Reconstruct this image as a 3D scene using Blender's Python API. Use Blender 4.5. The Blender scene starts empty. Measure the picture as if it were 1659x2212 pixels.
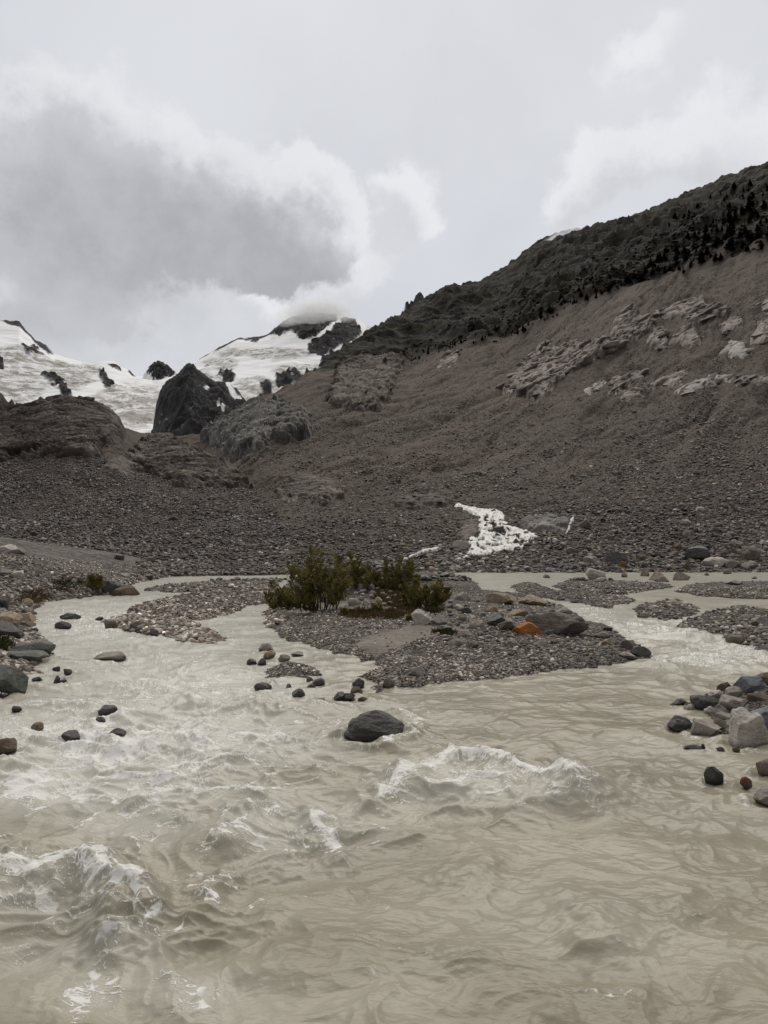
import bpy, bmesh, math, time
import numpy as np
from mathutils import Vector
T0 = time.time()
rng = np.random.default_rng(11)
C = bpy.context.scene.collection
sc = bpy.context.scene

# ------------------------------------------------------------------ camera geometry
# the photograph was measured on a 1659 x 2212 copy; rays through those points give bearings and elevations
PW, PH, F, PCX, PCY, HY = 1659., 2212., 1662., 829.5, 1106., 1168.
TH = math.atan((HY - PCY) / F)
CT, ST = math.cos(TH), math.sin(TH)
H = 3.0                                        # eye height above the water, metres

def se(x, y):
    """bearing s = X/Y and elevation e = (Z-H)/Y of a measured point"""
    x = np.asarray(x, float); y = np.asarray(y, float)
    ym = (PCY - y) / F
    d = CT - ym * ST
    return (x - PCX) / F / d, (ST + ym * CT) / d

def to_px(X, Y, Z):
    dep = Y * CT + (Z - H) * ST
    up = -Y * ST + (Z - H) * CT
    return PCX + F * X / dep, PCY - F * up / dep

def on_water(x, y):
    s, e = se(x, y)
    Y = H / -e
    return s * Y, Y

# ------------------------------------------------------------------ noise
_G = np.random.default_rng(5)
_ang = _G.random(256) * 2 * np.pi
_g2 = np.stack([np.cos(_ang), np.sin(_ang)], 1).astype(np.float32)
_g3 = _G.normal(size=(256, 3)).astype(np.float32)
_g3 /= np.linalg.norm(_g3, axis=1)[:, None]
_perm = np.concatenate([_G.permutation(256)] * 2).astype(np.int32)

def perlin2(x, y, seed=0):
    x = np.asarray(x, np.float64); y = np.asarray(y, np.float64)
    xf = np.floor(x); yf = np.floor(y)
    fx = (x - xf).astype(np.float32); fy = (y - yf).astype(np.float32)
    ix = (xf.astype(np.int64) & 255).astype(np.int32); iy = ((yf.astype(np.int64) + seed * 37) & 255).astype(np.int32)
    u = fx * fx * fx * (fx * (fx * 6 - 15) + 10); v = fy * fy * fy * (fy * (fy * 6 - 15) + 10)
    ix1 = (ix + 1) & 255; iy1 = (iy + 1) & 255
    sd = seed * 71 & 255
    pa = _perm[(ix + sd) & 255]; pb = _perm[(ix1 + sd) & 255]
    def g(p, iyy, dx, dy):
        q = _perm[p + iyy]
        return _g2[q, 0] * dx + _g2[q, 1] * dy
    a = g(pa, iy, fx, fy); b = g(pb, iy, fx - 1, fy)
    c = g(pa, iy1, fx, fy - 1); d = g(pb, iy1, fx - 1, fy - 1)
    return (a + u * (b - a)) * (1 - v) + (c + u * (d - c)) * v      # about -0.7 .. 0.7

def perlin3(p, seed=0):
    p = np.asarray(p, np.float64) + seed * 17.31
    f0 = np.floor(p); fr = (p - f0).astype(np.float32); i = f0.astype(np.int64) & 255
    w = fr * fr * fr * (fr * (fr * 6 - 15) + 10)
    out = 0
    for dx in (0, 1):
        for dy in (0, 1):
            for dz in (0, 1):
                h = _perm[_perm[_perm[(i[:, 0] + dx) & 255] + ((i[:, 1] + dy) & 255)] + ((i[:, 2] + dz) & 255)]
                d = fr - np.array([dx, dy, dz], np.float32)
                g = (_g3[h] * d).sum(1)
                out = out + g * (w[:, 0] if dx else 1 - w[:, 0]) * (w[:, 1] if dy else 1 - w[:, 1]) * (w[:, 2] if dz else 1 - w[:, 2])
    return out

def fbm(x, y, octv=4, seed=0, gain=.5, lac=2.03):
    a, r, t = 1., 0., 0.
    for k in range(octv):
        r = r + a * perlin2(x, y, seed + k)
        t += a; a *= gain; x = x * lac + 3.7; y = y * lac - 1.9
    return r / t * 1.6

def ridged(x, y, octv=4, seed=0, gain=.5, lac=2.1):
    a, r, t = 1., 0., 0.
    for k in range(octv):
        n = 1 - np.abs(perlin2(x, y, seed + k)) * 2.0
        r = r + a * n * n
        t += a; a *= gain; x = x * lac + 5.1; y = y * lac + 2.3
    return r / t                                # 0..1

def sstep(a, b, x):
    t = np.clip((x - a) / (b - a), 0, 1)
    return t * t * (3 - 2 * t)

# ------------------------------------------------------------------ polygon helpers
def poly_sd(px, py, poly):
    """signed distance, positive inside"""
    px = np.asarray(px, np.float64); py = np.asarray(py, np.float64)
    best = np.full(px.shape, 1e18); ins = np.zeros(px.shape, bool)
    n = len(poly)
    for i in range(n):
        ax, ay = poly[i]; bx, by = poly[(i + 1) % n]
        ex, ey = bx - ax, by - ay
        l2 = ex * ex + ey * ey + 1e-12
        t = np.clip(((px - ax) * ex + (py - ay) * ey) / l2, 0, 1)
        d = (px - ax - t * ex) ** 2 + (py - ay - t * ey) ** 2
        np.minimum(best, d, out=best)
        if ay != by:
            ins ^= ((ay > py) != (by > py)) & (px < ex * (py - ay) / (by - ay) + ax)
    best = np.sqrt(best)
    return np.where(ins, best, -best)

def line_d(px, py, pts):
    best = np.full(px.shape, 1e18)
    for i in range(len(pts) - 1):
        ax, ay = pts[i]; bx, by = pts[i + 1]
        ex, ey = bx - ax, by - ay
        t = np.clip(((px - ax) * ex + (py - ay) * ey) / (ex * ex + ey * ey + 1e-12), 0, 1)
        np.minimum(best, (px - ax - t * ex) ** 2 + (py - ay - t * ey) ** 2, out=best)
    return np.sqrt(best)

# ------------------------------------------------------------------ mesh helpers
def mesh_from(name, V, Fc, attrs=None, smooth=True, cols=None):
    """V (n,3), Fc (m,k) all faces the same size"""
    V = np.ascontiguousarray(V, np.float32); Fc = np.ascontiguousarray(Fc, np.int32)
    me = bpy.data.meshes.new(name)
    k = Fc.shape[1]
    me.vertices.add(len(V)); me.vertices.foreach_set('co', V.ravel())
    me.loops.add(Fc.size); me.loops.foreach_set('vertex_index', Fc.ravel())
    me.polygons.add(len(Fc)); me.polygons.foreach_set('loop_start', np.arange(0, Fc.size, k, dtype=np.int32))
    for a, v in (attrs or {}).items():
        at = me.attributes.new(a, 'FLOAT', 'POINT'); at.data.foreach_set('value', np.ascontiguousarray(v, np.float32).ravel())
    if cols is not None:
        at = me.attributes.new('tone', 'FLOAT_COLOR', 'POINT')
        at.data.foreach_set('color', np.ascontiguousarray(cols, np.float32).ravel())
    me.update(calc_edges=True)
    if smooth: me.shade_smooth()
    else: me.shade_flat()
    return me

def link(name, me, mat=None, parent=None):
    o = bpy.data.objects.new(name, me); C.objects.link(o)
    if mat is not None and me is not None and len(me.materials) == 0: me.materials.append(mat)
    if parent is not None: o.parent = parent
    return o

def tag(o, label=None, cat=None, group=None, kind=None):
    if label: o['label'] = label
    if cat: o['category'] = cat
    if group: o['group'] = group
    if kind: o['kind'] = kind
    return o

def grid_faces(r, c, keep=None):
    i = np.arange((r - 1) * (c - 1)); a = (i // (c - 1)) * c + i % (c - 1)
    f = np.stack([a, a + 1, a + c + 1, a + c], 1)
    return f if keep is None else f[keep]

def bil(A, fr, fc):
    r0 = np.clip(np.floor(fr).astype(int), 0, A.shape[0] - 2); c0 = np.clip(np.floor(fc).astype(int), 0, A.shape[1] - 2)
    tr = (fr - r0); tc = (fc - c0)
    if A.ndim == 3: tr = tr[..., None]; tc = tc[..., None]
    return (A[r0, c0] * (1 - tc) + A[r0, c0 + 1] * tc) * (1 - tr) + (A[r0 + 1, c0] * (1 - tc) + A[r0 + 1, c0 + 1] * tc) * tr

class Sheet:
    """a terrain sheet: rows run away from the viewer's end of the valley, columns are bearings"""
    def __init__(self, s, P):
        self.s = s; self.P = P
        B = P.copy()                                            # smoothed copy: the solid ground under the loose relief
        for ax in (0, 1):
            n = B.shape[ax]; k = 9
            cs = np.cumsum(np.concatenate([np.zeros_like(np.take(B, [0], ax)), B], ax), ax)
            i = np.arange(n); h = np.minimum(np.minimum(i, n - 1 - i), k)
            B = (np.take(cs, i + h + 1, ax) - np.take(cs, i - h, ax)) / (2 * h + 1).reshape((-1, 1, 1) if ax == 0 else (1, -1, 1))
        self.B = B
        x, y = to_px(P[..., 0], P[..., 1], P[..., 2])
        self.ym = np.minimum.accumulate(y, axis=0)
    def cell(self, x, y):
        s, _ = se(x, y)
        fc = np.interp(s, self.s, np.arange(len(self.s)))
        col = self.ym[:, int(np.clip(round(float(fc)), 0, len(self.s) - 1))]
        r = np.interp(-y, -col, np.arange(len(col)))
        return float(r), float(fc)
    def cells(self, x, y):
        r = np.empty(len(x)); c = np.empty(len(x))
        for i in range(len(x)): r[i], c[i] = self.cell(x[i], y[i])
        return r, c
    def at(self, x, y):
        r, c = self.cell(x, y)
        return bil(self.P, np.array([r]), np.array([c]))[0]

def curve(pts, s):
    """pts: (x, y, depth) along a measured line -> e(s), depth(s)"""
    a = np.array(pts, float)
    ss, ee = se(a[:, 0], a[:, 1])
    o = np.argsort(ss)
    return np.interp(s, ss[o], ee[o]), np.exp(np.interp(s, ss[o], np.log(a[o, 2])))

def loft(curves, rows, s):
    """Catmull-Rom through control curves: returns Y, Z arrays (rows x cols)"""
    E = []; L = []
    for c in curves:
        e, Y = curve(c, s); E.append(e); L.append(np.log(Y))
    E = np.array(E); L = np.array(L)
    Z = H + E * np.exp(L)
    def cr(A, k, t):
        n = len(A)
        p0 = A[max(k - 1, 0)]; p1 = A[k]; p2 = A[k + 1]; p3 = A[min(k + 2, n - 1)]
        if k == 0: p0 = 2 * p1 - p2
        if k + 2 > n - 1: p3 = 2 * p2 - p1
        return p1 + .5 * t * ((p2 - p0) + t * ((2 * p0 - 5 * p1 + 4 * p2 - p3) + t * (3 * (p1 - p2) + p3 - p0)))
    Eo = []; Lo = []; seg = []
    for k, n in enumerate(rows):
        last = k == len(rows) - 1
        for t in np.linspace(0, 1, n, endpoint=last):
            Eo.append(cr(E, k, t)); Lo.append(cr(L, k, t)); seg.append(k + t)
    Y = np.exp(np.array(Lo)); return Y, H + np.array(Eo) * Y, np.array(seg)

# ------------------------------------------------------------------ node helpers
class NT:
    def __init__(self, tree):
        self.t = tree; self.n = tree.nodes; self.l = tree.links
    def __call__(self, typ, ins=None, out=0, **props):
        nd = self.n.new(typ)
        for k, v in props.items(): setattr(nd, k, v)
        for k, v in (ins or {}).items():
            sock = nd.inputs[k]
            if isinstance(v, bpy.types.NodeSocket): self.l.new(v, sock)
            else: sock.default_value = v
        return nd.outputs[out] if out is not None else nd
    def math(self, op, a, b=0., c=None, clamp=False):
        d = {0: a, 1: b}
        if c is not None: d[2] = c
        return self('ShaderNodeMath', d, operation=op, use_clamp=clamp)
    def vec(self, op, a, b=(0, 0, 0), out=0):
        return self('ShaderNodeVectorMath', {0: a, 1: b}, out=out, operation=op)
    def mix(self, f, a, b, blend='MIX'):
        nd = self.n.new('ShaderNodeMix'); nd.data_type = 'RGBA'; nd.blend_type = blend
        for k, v in ((0, f), (6, a), (7, b)):
            if isinstance(v, bpy.types.NodeSocket): self.l.new(v, nd.inputs[k])
            else: nd.inputs[k].default_value = (*v, 1) if isinstance(v, tuple) and len(v) == 3 else v
        return nd.outputs[2]
    def step(self, x, a, b, lo=0., hi=1.):
        return self('ShaderNodeMapRange', {0: x, 1: a, 2: b, 3: lo, 4: hi}, interpolation_type='SMOOTHSTEP')
    def noise(self, vec, scale, detail=4., rough=.55, dist=0.):
        return self('ShaderNodeTexNoise', {'Vector': vec, 'Scale': scale, 'Detail': detail, 'Roughness': rough, 'Distortion': dist})
    def attr(self, name, out=2):
        return self('ShaderNodeAttribute', None, out=out, attribute_name=name)

def material(name):
    m = bpy.data.materials.new(name); m.use_nodes = True
    t = NT(m.node_tree); b = m.node_tree.nodes['Principled BSDF']
    return m, t, b

def put(t, b, **kw):
    for k, v in kw.items():
        s = b.inputs[k.replace('_', ' ')]
        if isinstance(v, bpy.types.NodeSocket): t.l.new(v, s)
        else: s.default_value = (*v, 1) if isinstance(v, tuple) and len(v) == 3 else v

def stretch(t, v, sx, sy, sz):
    return t.vec('MULTIPLY', v, (sx, sy, sz))
# ------------------------------------------------------------------ materials
def m_ground():
    m, t, b = material('gravel_and_scree')
    pos = t('ShaderNodeNewGeometry')
    big = t.noise(pos, .035, 5, .6); mid = t.noise(pos, .45, 6, .65); fin = t.noise(pos, 5., 5, .7)
    vor = t('ShaderNodeTexVoronoi', {'Vector': pos, 'Scale': 5.5, 'Randomness': 1.}, out=None)
    vor2 = t('ShaderNodeTexVoronoi', {'Vector': pos, 'Scale': 1.3, 'Randomness': 1.}, out=None)
    grey = t('ShaderNodeSeparateColor', {0: vor.outputs['Color']}); grey2 = t('ShaderNodeSeparateColor', {0: vor2.outputs['Color']})
    k = t.math('ADD', t.math('MULTIPLY', grey, .45), t.math('MULTIPLY', grey2, .25))
    k = t.math('ADD', k, t.math('MULTIPLY', mid, .45)); k = t.math('ADD', k, t.math('MULTIPLY', fin, .25))
    k = t.step(k, .42, 1.02)
    scree = t.mix(k, (.023, .0175, .0142), (.168, .137, .114))
    scree = t.mix(t.step(big, .35, .68), scree, t.mix(k, (.023, .0172, .0137), (.134, .106, .086)))
    grav = t.mix(k, (.035, .030, .026), (.19, .172, .154))
    col = t.mix(t.attr('slope'), grav, scree)
    # bare fine soil streaks on the moraine
    col = t.mix(t.attr('soil'), col, t.mix(t.step(fin, .3, .7), (.078, .060, .049), (.142, .112, .092)))
    sand = t.mix(t.step(mid, .3, .7), (.15, .13, .112), (.23, .203, .175))
    col = t.mix(t.attr('sand'), col, sand)
    # alpine turf, dwarf shrubs and crags above the moraine
    n1 = t.noise(pos, .03, 8, .68); n2 = t.noise(pos, .012, 5, .6); n3 = t.noise(pos, .16, 6, .7)
    turf = t.mix(t.step(n2, .4, .62), (.006, .0052, .0036), (.026, .022, .008))
    turf = t.mix(t.step(n3, .52, .68), turf, (.005, .0055, .0045))
    crag = t.mix(t.step(t.noise(stretch(t, pos, 1, 1, 2.6), .12, 8, .75), .4, .66), (.006, .0052, .0046), (.062, .050, .041))
    veg = t.mix(t.step(n1, .44, .56), turf, crag)
    col = t.mix(t.attr('veg'), col, veg)
    moss = t.mix(t.step(fin, .35, .65), (.05, .04, .02), (.085, .066, .034))
    col = t.mix(t.attr('moss'), col, moss)
    col = t.mix(t.attr('wet'), col, t.mix(.5, col, (.03, .027, .024)))
    h = t.math('ADD', t.math('MULTIPLY', vor.outputs['Distance'], -.05), t.math('MULTIPLY', vor2.outputs['Distance'], -.12))
    h = t.math('ADD', h, t.math('MULTIPLY', mid, .25))
    bump = t('ShaderNodeBump', {'Strength': .9, 'Distance': 1., 'Height': h})
    put(t, b, Base_Color=col, Roughness=.92, Normal=bump); b.inputs['Specular IOR Level'].default_value = .25
    return m

def m_bedrock(name, lo, hi, sc_=1.):
    m, t, b = material(name)
    pos = t('ShaderNodeNewGeometry')
    a = t.noise(stretch(t, pos, .5, .5, 1.6), .16 * sc_, 6, .6, .6); f = t.noise(stretch(t, pos, .6, .6, 1.5), .7 * sc_, 4, .6, .5)
    k = t.step(t.math('ADD', t.math('MULTIPLY', a, .6), t.math('MULTIPLY', f, .4)), .38, .62)
    col = t.mix(k, lo, hi)
    st = t.step(t.noise(stretch(t, pos, 1.4, 1.4, .12), .2 * sc_, 5, .6), .54, .68)       # water stains that run down the rock
    col = t.mix(t.math('MULTIPLY', st, .65), col, tuple(c * .45 for c in lo))
    bump = t('ShaderNodeBump', {'Strength': .5, 'Distance': 1., 'Height': t.math('MULTIPLY', f, .5 / sc_)})
    put(t, b, Base_Color=col, Roughness=.85, Normal=bump); b.inputs['Specular IOR Level'].default_value = .3
    return m

def m_glacier():
    m, t, b = material('glacier_snow_and_rock')
    pos = t('ShaderNodeNewGeometry')
    s1 = t.noise(stretch(t, pos, 1, 1, 2.2), .004, 7, .62, .8)
    snow = t.mix(t.step(s1, .3, .7), (.86, .865, .88), (.93, .932, .94))
    ice = t.mix(t.step(t.noise(stretch(t, pos, 1, .6, 2.6), .014, 5, .62, 1.2), .40, .60), (.38, .355, .325), (.84, .84, .84))
    col = t.mix(t.attr('ice'), snow, ice)
    rn = t.noise(stretch(t, pos, 1.3, 1.3, .7), .012, 9, .72)
    rock = t.mix(t.step(rn, .34, .68), (.010, .010, .012), (.052, .049, .050))
    dust = t.math('MULTIPLY', t.step(t.noise(stretch(t, pos, 1.5, 1.5, .8), .02, 7, .7), .60, .66), t.attr('dust'))
    rock = t.mix(dust, rock, (.72, .73, .76))
    col = t.mix(t.attr('rock'), col, rock)
    bump = t('ShaderNodeBump', {'Strength': .6, 'Distance': 1., 'Height': t.math('MULTIPLY', t.math('MULTIPLY', rn, t.attr('rock')), 25.)})
    put(t, b, Base_Color=col, Roughness=.8, Normal=bump); b.inputs['Specular IOR Level'].default_value = .2
    return m

def m_water():
    m, t, b = material('silty_meltwater')
    pos = t('ShaderNodeNewGeometry')
    # silt clouds carried by the flow
    warp = t.vec('MULTIPLY_ADD', t('ShaderNodeTexNoise', {'Vector': pos, 'Scale': .8, 'Detail': 3.}, out=1), (.5, .5, 0)); m.node_tree.links.new(pos, warp.node.inputs[2])
    c1 = t.noise(stretch(t, warp, .7, 1.2, 0), .6, 4, .5)
    base = t.mix(t.step(c1, .32, .70), (.25, .225, .164), (.355, .325, .25))
    fo = t.attr('foam')
    f3 = t.noise(pos, 30., 5, .7)
    fm = t.step(t.math('ADD', fo, t.math('MULTIPLY', t.math('SUBTRACT', f3, .5), .7)), .10, .95)
    milky = t.attr('milk')
    base = t.mix(t.math('MULTIPLY', milky, .9), base, (.57, .552, .490))
    col = t.mix(fm, base, (.79, .78, .745))
    r1 = t.noise(stretch(t, warp, .8, 1.5, 0), 6., 3, .5); r2 = t.noise(stretch(t, pos, .8, 1.5, 0), 19., 3, .5)
    h = t.math('ADD', t.math('MULTIPLY', r1, .026), t.math('MULTIPLY', r2, .005))
    h = t.math('ADD', h, t.math('MULTIPLY', t.math('MULTIPLY', fm, f3), .015))
    bump = t('ShaderNodeBump', {'Strength': .75, 'Distance': 1., 'Height': h})
    put(t, b, Base_Color=col, Roughness=t('ShaderNodeMapRange', {0: fm, 3: .24, 4: .6}), Normal=bump); b.inputs['IOR'].default_value = 1.33
    b.inputs['Specular IOR Level'].default_value = .42
    return m

def rock_mat(name, colour_of):
    m, t, b = material(name)
    pos = t('ShaderNodeNewGeometry')
    base = colour_of(t)
    a = t.noise(pos, 3.2, 7, .7, .5); f = t.noise(pos, 22., 5, .7); w = t.noise(stretch(t, pos, 1, 1, 4.), 5., 5, .6, 1.5)
    k = t.math('ADD', t.math('MULTIPLY', a, .6), t.math('ADD', t.math('MULTIPLY', f, .35), t.math('MULTIPLY', w, .35)))
    col = t.mix(1., base, t.mix(t.step(k, .4, .9), (.36, .345, .33), (1.5, 1.47, 1.43)), 'MULTIPLY')
    z = t('ShaderNodeSeparateXYZ', {0: pos}, out=2)
    damp = t.step(t.math('ADD', z, t.math('MULTIPLY', a, .1)), .03, .16, 1., 0.)            # splashed rim at the waterline
    col = t.mix(damp, col, t.mix(1., col, (.34, .33, .32), 'MULTIPLY'))
    bump = t('ShaderNodeBump', {'Strength': .7, 'Distance': 1., 'Height': t.math('ADD', t.math('MULTIPLY', a, .09), t.math('ADD', t.math('MULTIPLY', f, .012), t.math('MULTIPLY', w, .03)))})
    lum = t('ShaderNodeSeparateColor', {0: base})
    put(t, b, Base_Color=col, Roughness=t.math('MINIMUM', t.step(damp, 0, 1, .85, .35), t.step(lum, .07, .13, .42, .85)), Normal=bump); b.inputs['Specular IOR Level'].default_value = .35
    return m

def m_plain(name, lo, hi, scale, rough=.8, trans=0.):
    m, t, b = material(name)
    pos = t('ShaderNodeNewGeometry')
    put(t, b, Base_Color=t.mix(t.step(t.noise(pos, scale, 4, .6), .3, .7), lo, hi), Roughness=rough)
    b.inputs['Specular IOR Level'].default_value = .2
    return m

def m_fall():
    m, t, b = material('white_cascade')
    pos = t('ShaderNodeNewGeometry')
    n = t.noise(stretch(t, pos, 2.6, .5, .5), 1.3, 5, .62, .3)
    put(t, b, Base_Color=t.mix(t.step(n, .34, .6), (.30, .285, .26), (.66, .65, .63)), Roughness=.5)
    return m

M_GROUND = m_ground()
M_KNOLL = m_bedrock('brown_bedrock', (.062, .050, .042), (.19, .16, .138), .7)
M_PALE = m_bedrock('pale_bedrock', (.13, .109, .096), (.35, .302, .275), .5)
M_GREY = m_bedrock('grey_bedrock', (.12, .113, .103), (.27, .255, .235), .5)
M_DARK = m_bedrock('dark_bedrock', (.018, .0175, .02), (.058, .054, .054), .06)
M_GLAC = m_glacier(); M_WATER = m_water(); M_FALL = m_fall()
M_ROCK = rock_mat('boulder_rock', lambda t: t('ShaderNodeObjectInfo', None, out=1))
M_STONES = rock_mat('loose_stone', lambda t: t.attr('tone', 0))
M_LEAF = m_plain('willow_leaf', (.12, .105, .032), (.30, .25, .085), 3.)
M_STEM = m_plain('willow_bark', (.03, .024, .018), (.06, .05, .04), 6.)
M_GRASS = m_plain('rusty_alpine_grass', (.075, .048, .022), (.16, .115, .055), 2.)
M_GREEN = m_plain('green_alpine_grass', (.03, .03, .012), (.075, .075, .03), 2.)
M_PINE = m_plain('conifer_needles', (.011, .011, .007), (.027, .026, .014), .4)
M_BARK = m_plain('conifer_bark', (.03, .024, .02), (.05, .04, .034), 1.)

# ------------------------------------------------------------------ valley floor and the slopes
LAND = {
 'left_bank': [(416,1236),(360,1247),(304,1257),(280,1264),(300,1284),(216,1286),(160,1294),(96,1302),(76,1318),(74,1338),(48,1350),(76,1370),(100,1394),(112,1406),(96,1418),(64,1442),(76,1458),(52,1466),(32,1474),(48,1490),(0,1502),(-250,1560),(-900,1660),(-900,1200)],
 'bar_back': [(308,1274),(360,1266),(440,1260),(580,1254),(612,1251),(592,1277),(480,1280),(400,1282),(372,1281)],
 'bar_a': [(276,1318),(320,1302),(384,1289),(440,1284),(512,1282),(576,1286),(572,1302),(532,1310),(492,1330),(440,1340),(380,1338),(340,1334),(296,1322)],
 'bar_c': [(228,1342),(256,1334),(304,1328),(360,1340),(416,1346),(444,1358),(468,1378),(488,1386),(460,1394),(380,1382),(348,1370),(288,1360),(236,1356)],
 'island': [(566,1326),(586,1362),(630,1390),(666,1402),(722,1414),(778,1426),(818,1436),(812,1446),(786,1460),(790,1474),(820,1489),(860,1483),(950,1475),(1050,1467),(1100,1463),(1200,1450),(1300,1435),(1380,1424),(1400,1412),(1387,1398),(1335,1370),(1323,1356),(1283,1350),(1235,1322),(1219,1312),(1179,1300),(1171,1290),(1127,1286),(1090,1288),(1047,1282),(1031,1278),(1039,1270),(1027,1258),(1000,1250),(955,1250),(920,1243),(820,1241),(700,1246),(660,1252),(615,1264),(598,1290),(590,1310)],
 'spit': [(566,1454),(590,1440),(618,1434),(666,1442),(694,1448),(690,1456),(666,1460),(640,1472),(600,1476),(580,1470)],
 'strip_a': [(1103,1266),(1131,1260),(1163,1262),(1200,1278),(1251,1284),(1299,1284),(1379,1298),(1367,1304),(1315,1312),(1255,1304),(1211,1300),(1175,1292),(1115,1278)],
 'strip_b': [(1195,1266),(1211,1258),(1299,1256),(1395,1262),(1451,1264),(1455,1270),(1395,1278),(1347,1284),(1275,1282),(1219,1278)],
 'strip_c': [(1455,1278),(1483,1264),(1555,1262),(1659,1260),(2400,1255),(2400,1296),(1659,1294),(1595,1292),(1515,1288)],
 'islet': [(1367,1312),(1415,1302),(1475,1300),(1507,1312),(1503,1322),(1463,1338),(1435,1340),(1379,1326)],
 'right_bar': [(1463,1354),(1487,1338),(1555,1318),(1595,1316),(1659,1322),(2400,1330),(2400,1440),(1659,1402),(1611,1394),(1563,1380),(1511,1372)],
 'right_bank': [(1629,1466),(1569,1488),(1500,1516),(1470,1526),(1520,1545),(1530,1560),(1500,1578),(1549,1586),(1609,1610),(1659,1616),(2400,1650),(2400,1440),(1700,1440)],
}
LANDW = {k: np.array([on_water(*p) for p in v]).astype(float).tolist() if False else [tuple(float(q) for q in on_water(*p)) for p in v] for k, v in LAND.items()}
EF = se(0, 1238)[1]                                             # the foot of the slopes

def land(X, Y):
    """height of the valley floor above the water level, and distance inside the bank"""
    jit = fbm(X / 1.3, Y / 1.3, 4, 40) * .16 * np.clip(Y / 20, .4, 2.0) + fbm(X / .3, Y / .3, 3, 44) * .05
    best = np.full(X.shape, -9.)
    lift = np.zeros(X.shape)
    for k, poly in LANDW.items():
        d = poly_sd(X, Y, poly) + jit
        best = np.maximum(best, d)
        if k == 'left_bank': lift += np.clip(d * .17, 0, 3.0) * sstep(18, 34, Y) + np.clip(d * .1, 0, .6)
        if k == 'right_bank': lift += np.clip(d * .12, 0, 1.)
        if k == 'island': lift += .30 * sstep(.4, 4.5, d)
    best = np.maximum(best, (Y - H / -EF) * .8 + jit + 1.2 * (Y > 66) * 0)
    z = np.where(best > 0, .26 * (1 - np.exp(-best / .55)), -.5 * (1 - np.exp(best / .8)))
    mx, my = on_water(800, 1312)
    lift += 1.4 * np.exp(-((X - mx + .4) / 3.4) ** 2 - ((Y - 38.5) / 3.0) ** 2) * (best > 0)
    return z + lift * (best > 0), best

NS = 1500
S = np.concatenate([np.linspace(-1.1, -.6, 120, endpoint=False), np.linspace(-.6, .6, NS - 240), np.linspace(.6, 1.1, 121)[1:]])
NS = len(S)
YF = H / -EF
# part I: the flat floor
Yr = np.concatenate([np.linspace(1.5, 11, 24, endpoint=False), H / np.linspace(H / 11, -EF, 330, endpoint=False)])
X1 = S[None, :] * Yr[:, None]; Y1 = np.broadcast_to(Yr[:, None], X1.shape).copy()
Z1, B1 = land(X1, Y1)
Z1 = Z1 + (fbm(X1 / .8, Y1 / .8, 4, 50) * .07 + fbm(X1 / .22, Y1 / .22, 3, 55) * .03) * (B1 > -.3)
# part II: right hand moraine, crag band and skyline
G_CURVES = [
 [(-2000,1238,YF),(3600,1238,YF)],
 [(-2000,1190,95),(430,1180,95),(700,1152,95),(1000,1152,92),(1659,1128,102),(2600,1090,102)],
 [(-2000,1150,130),(430,1100,170),(560,1060,180),(700,1070,150),(1000,1060,150),(1659,965,165),(2600,880,160)],
 [(-2000,1050,220),(430,1000,330),(560,990,250),(700,935,280),(1000,905,300),(1350,840,285),(1659,760,270),(2600,600,250)],
 [(-2000,960,400),(270,942,520),(350,939,500),(430,940,450),(470,916,430),(540,872,430),(600,847,440),(660,816,460),(700,806,480),(740,800,500),(800,797,530),(880,790,560),(960,763,570),(1000,750,570),(1090,740,570),(1180,700,530),(1300,645,500),(1400,615,480),(1480,598,460),(1560,570,440),(1659,548,415),(2600,330,360)],
 [(-2000,961,420),(270,943,535),(350,940,515),(430,941,462),(470,917,442),(540,873,442),(600,848,452),(660,817,475),(700,790,560),(760,746,650),(800,711,720),(860,680,840),(910,651,980),(960,621,1000),(1030,611,1020),(1105,566,1020),(1165,528,1000),(1240,500,980),(1300,486,960),(1380,464,940),(1430,441,920),(1500,411,900),(1560,383,880),(1600,373,870),(1659,349,850),(2600,80,760)],
]
Y2, Z2, SEG = loft(G_CURVES, [110, 110, 130, 150, 190], S)
zf = Z1[-1][None, :]
Z2 = Z2 + zf * np.clip(1 - SEG[:, None], 0, 1) ** 2
X2 = S[None, :] * Y2
w = sstep(0., .9, SEG)[:, None]; up = sstep(4.0, 4.15, SEG)[:, None] * sstep(655, 720, np.interp(S, S, PCX + F * S))[None, :]
crest = 1 - .75 * sstep(4.8, 5.0, SEG)[:, None]
# moraine relief: hummocks, gullies that run down the fall line, erosion scars
fall = X2 * .87 - Y2 * .47                                      # gully coordinate (across the fall line on the right hand wall)
along = X2 * .47 + Y2 * .87
gul = ridged(fall / 26 + fbm(X2 / 60, Y2 / 60, 3, 61) * .7, along / 260, 3, 62)
midw = sstep(1.6, 2.6, SEG)[:, None] * (1 - up)
near1 = np.clip(Y2 / 240, .55, 1.2)
D2 = w * (1 - up) * (fbm(X2 / 34, Y2 / 34, 5, 64) * 2.6 * near1 + fbm(X2 / 5, Y2 / 5, 4, 67) * .55 + fbm(X2 / 1.3, Y2 / 1.3, 3, 70) * .4)
gul2 = ridged(fall / 7.5 + fbm(X2 / 40, Y2 / 40, 3, 161) * .8, along / 120, 2, 162)
D2 = D2 - midw * ((gul ** 2) * 4.6 + (gul2 ** 2) * 1.2) + (fbm(X2 / .8, Y2 / .8, 4, 50) * .07) * (1 - w)
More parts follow.
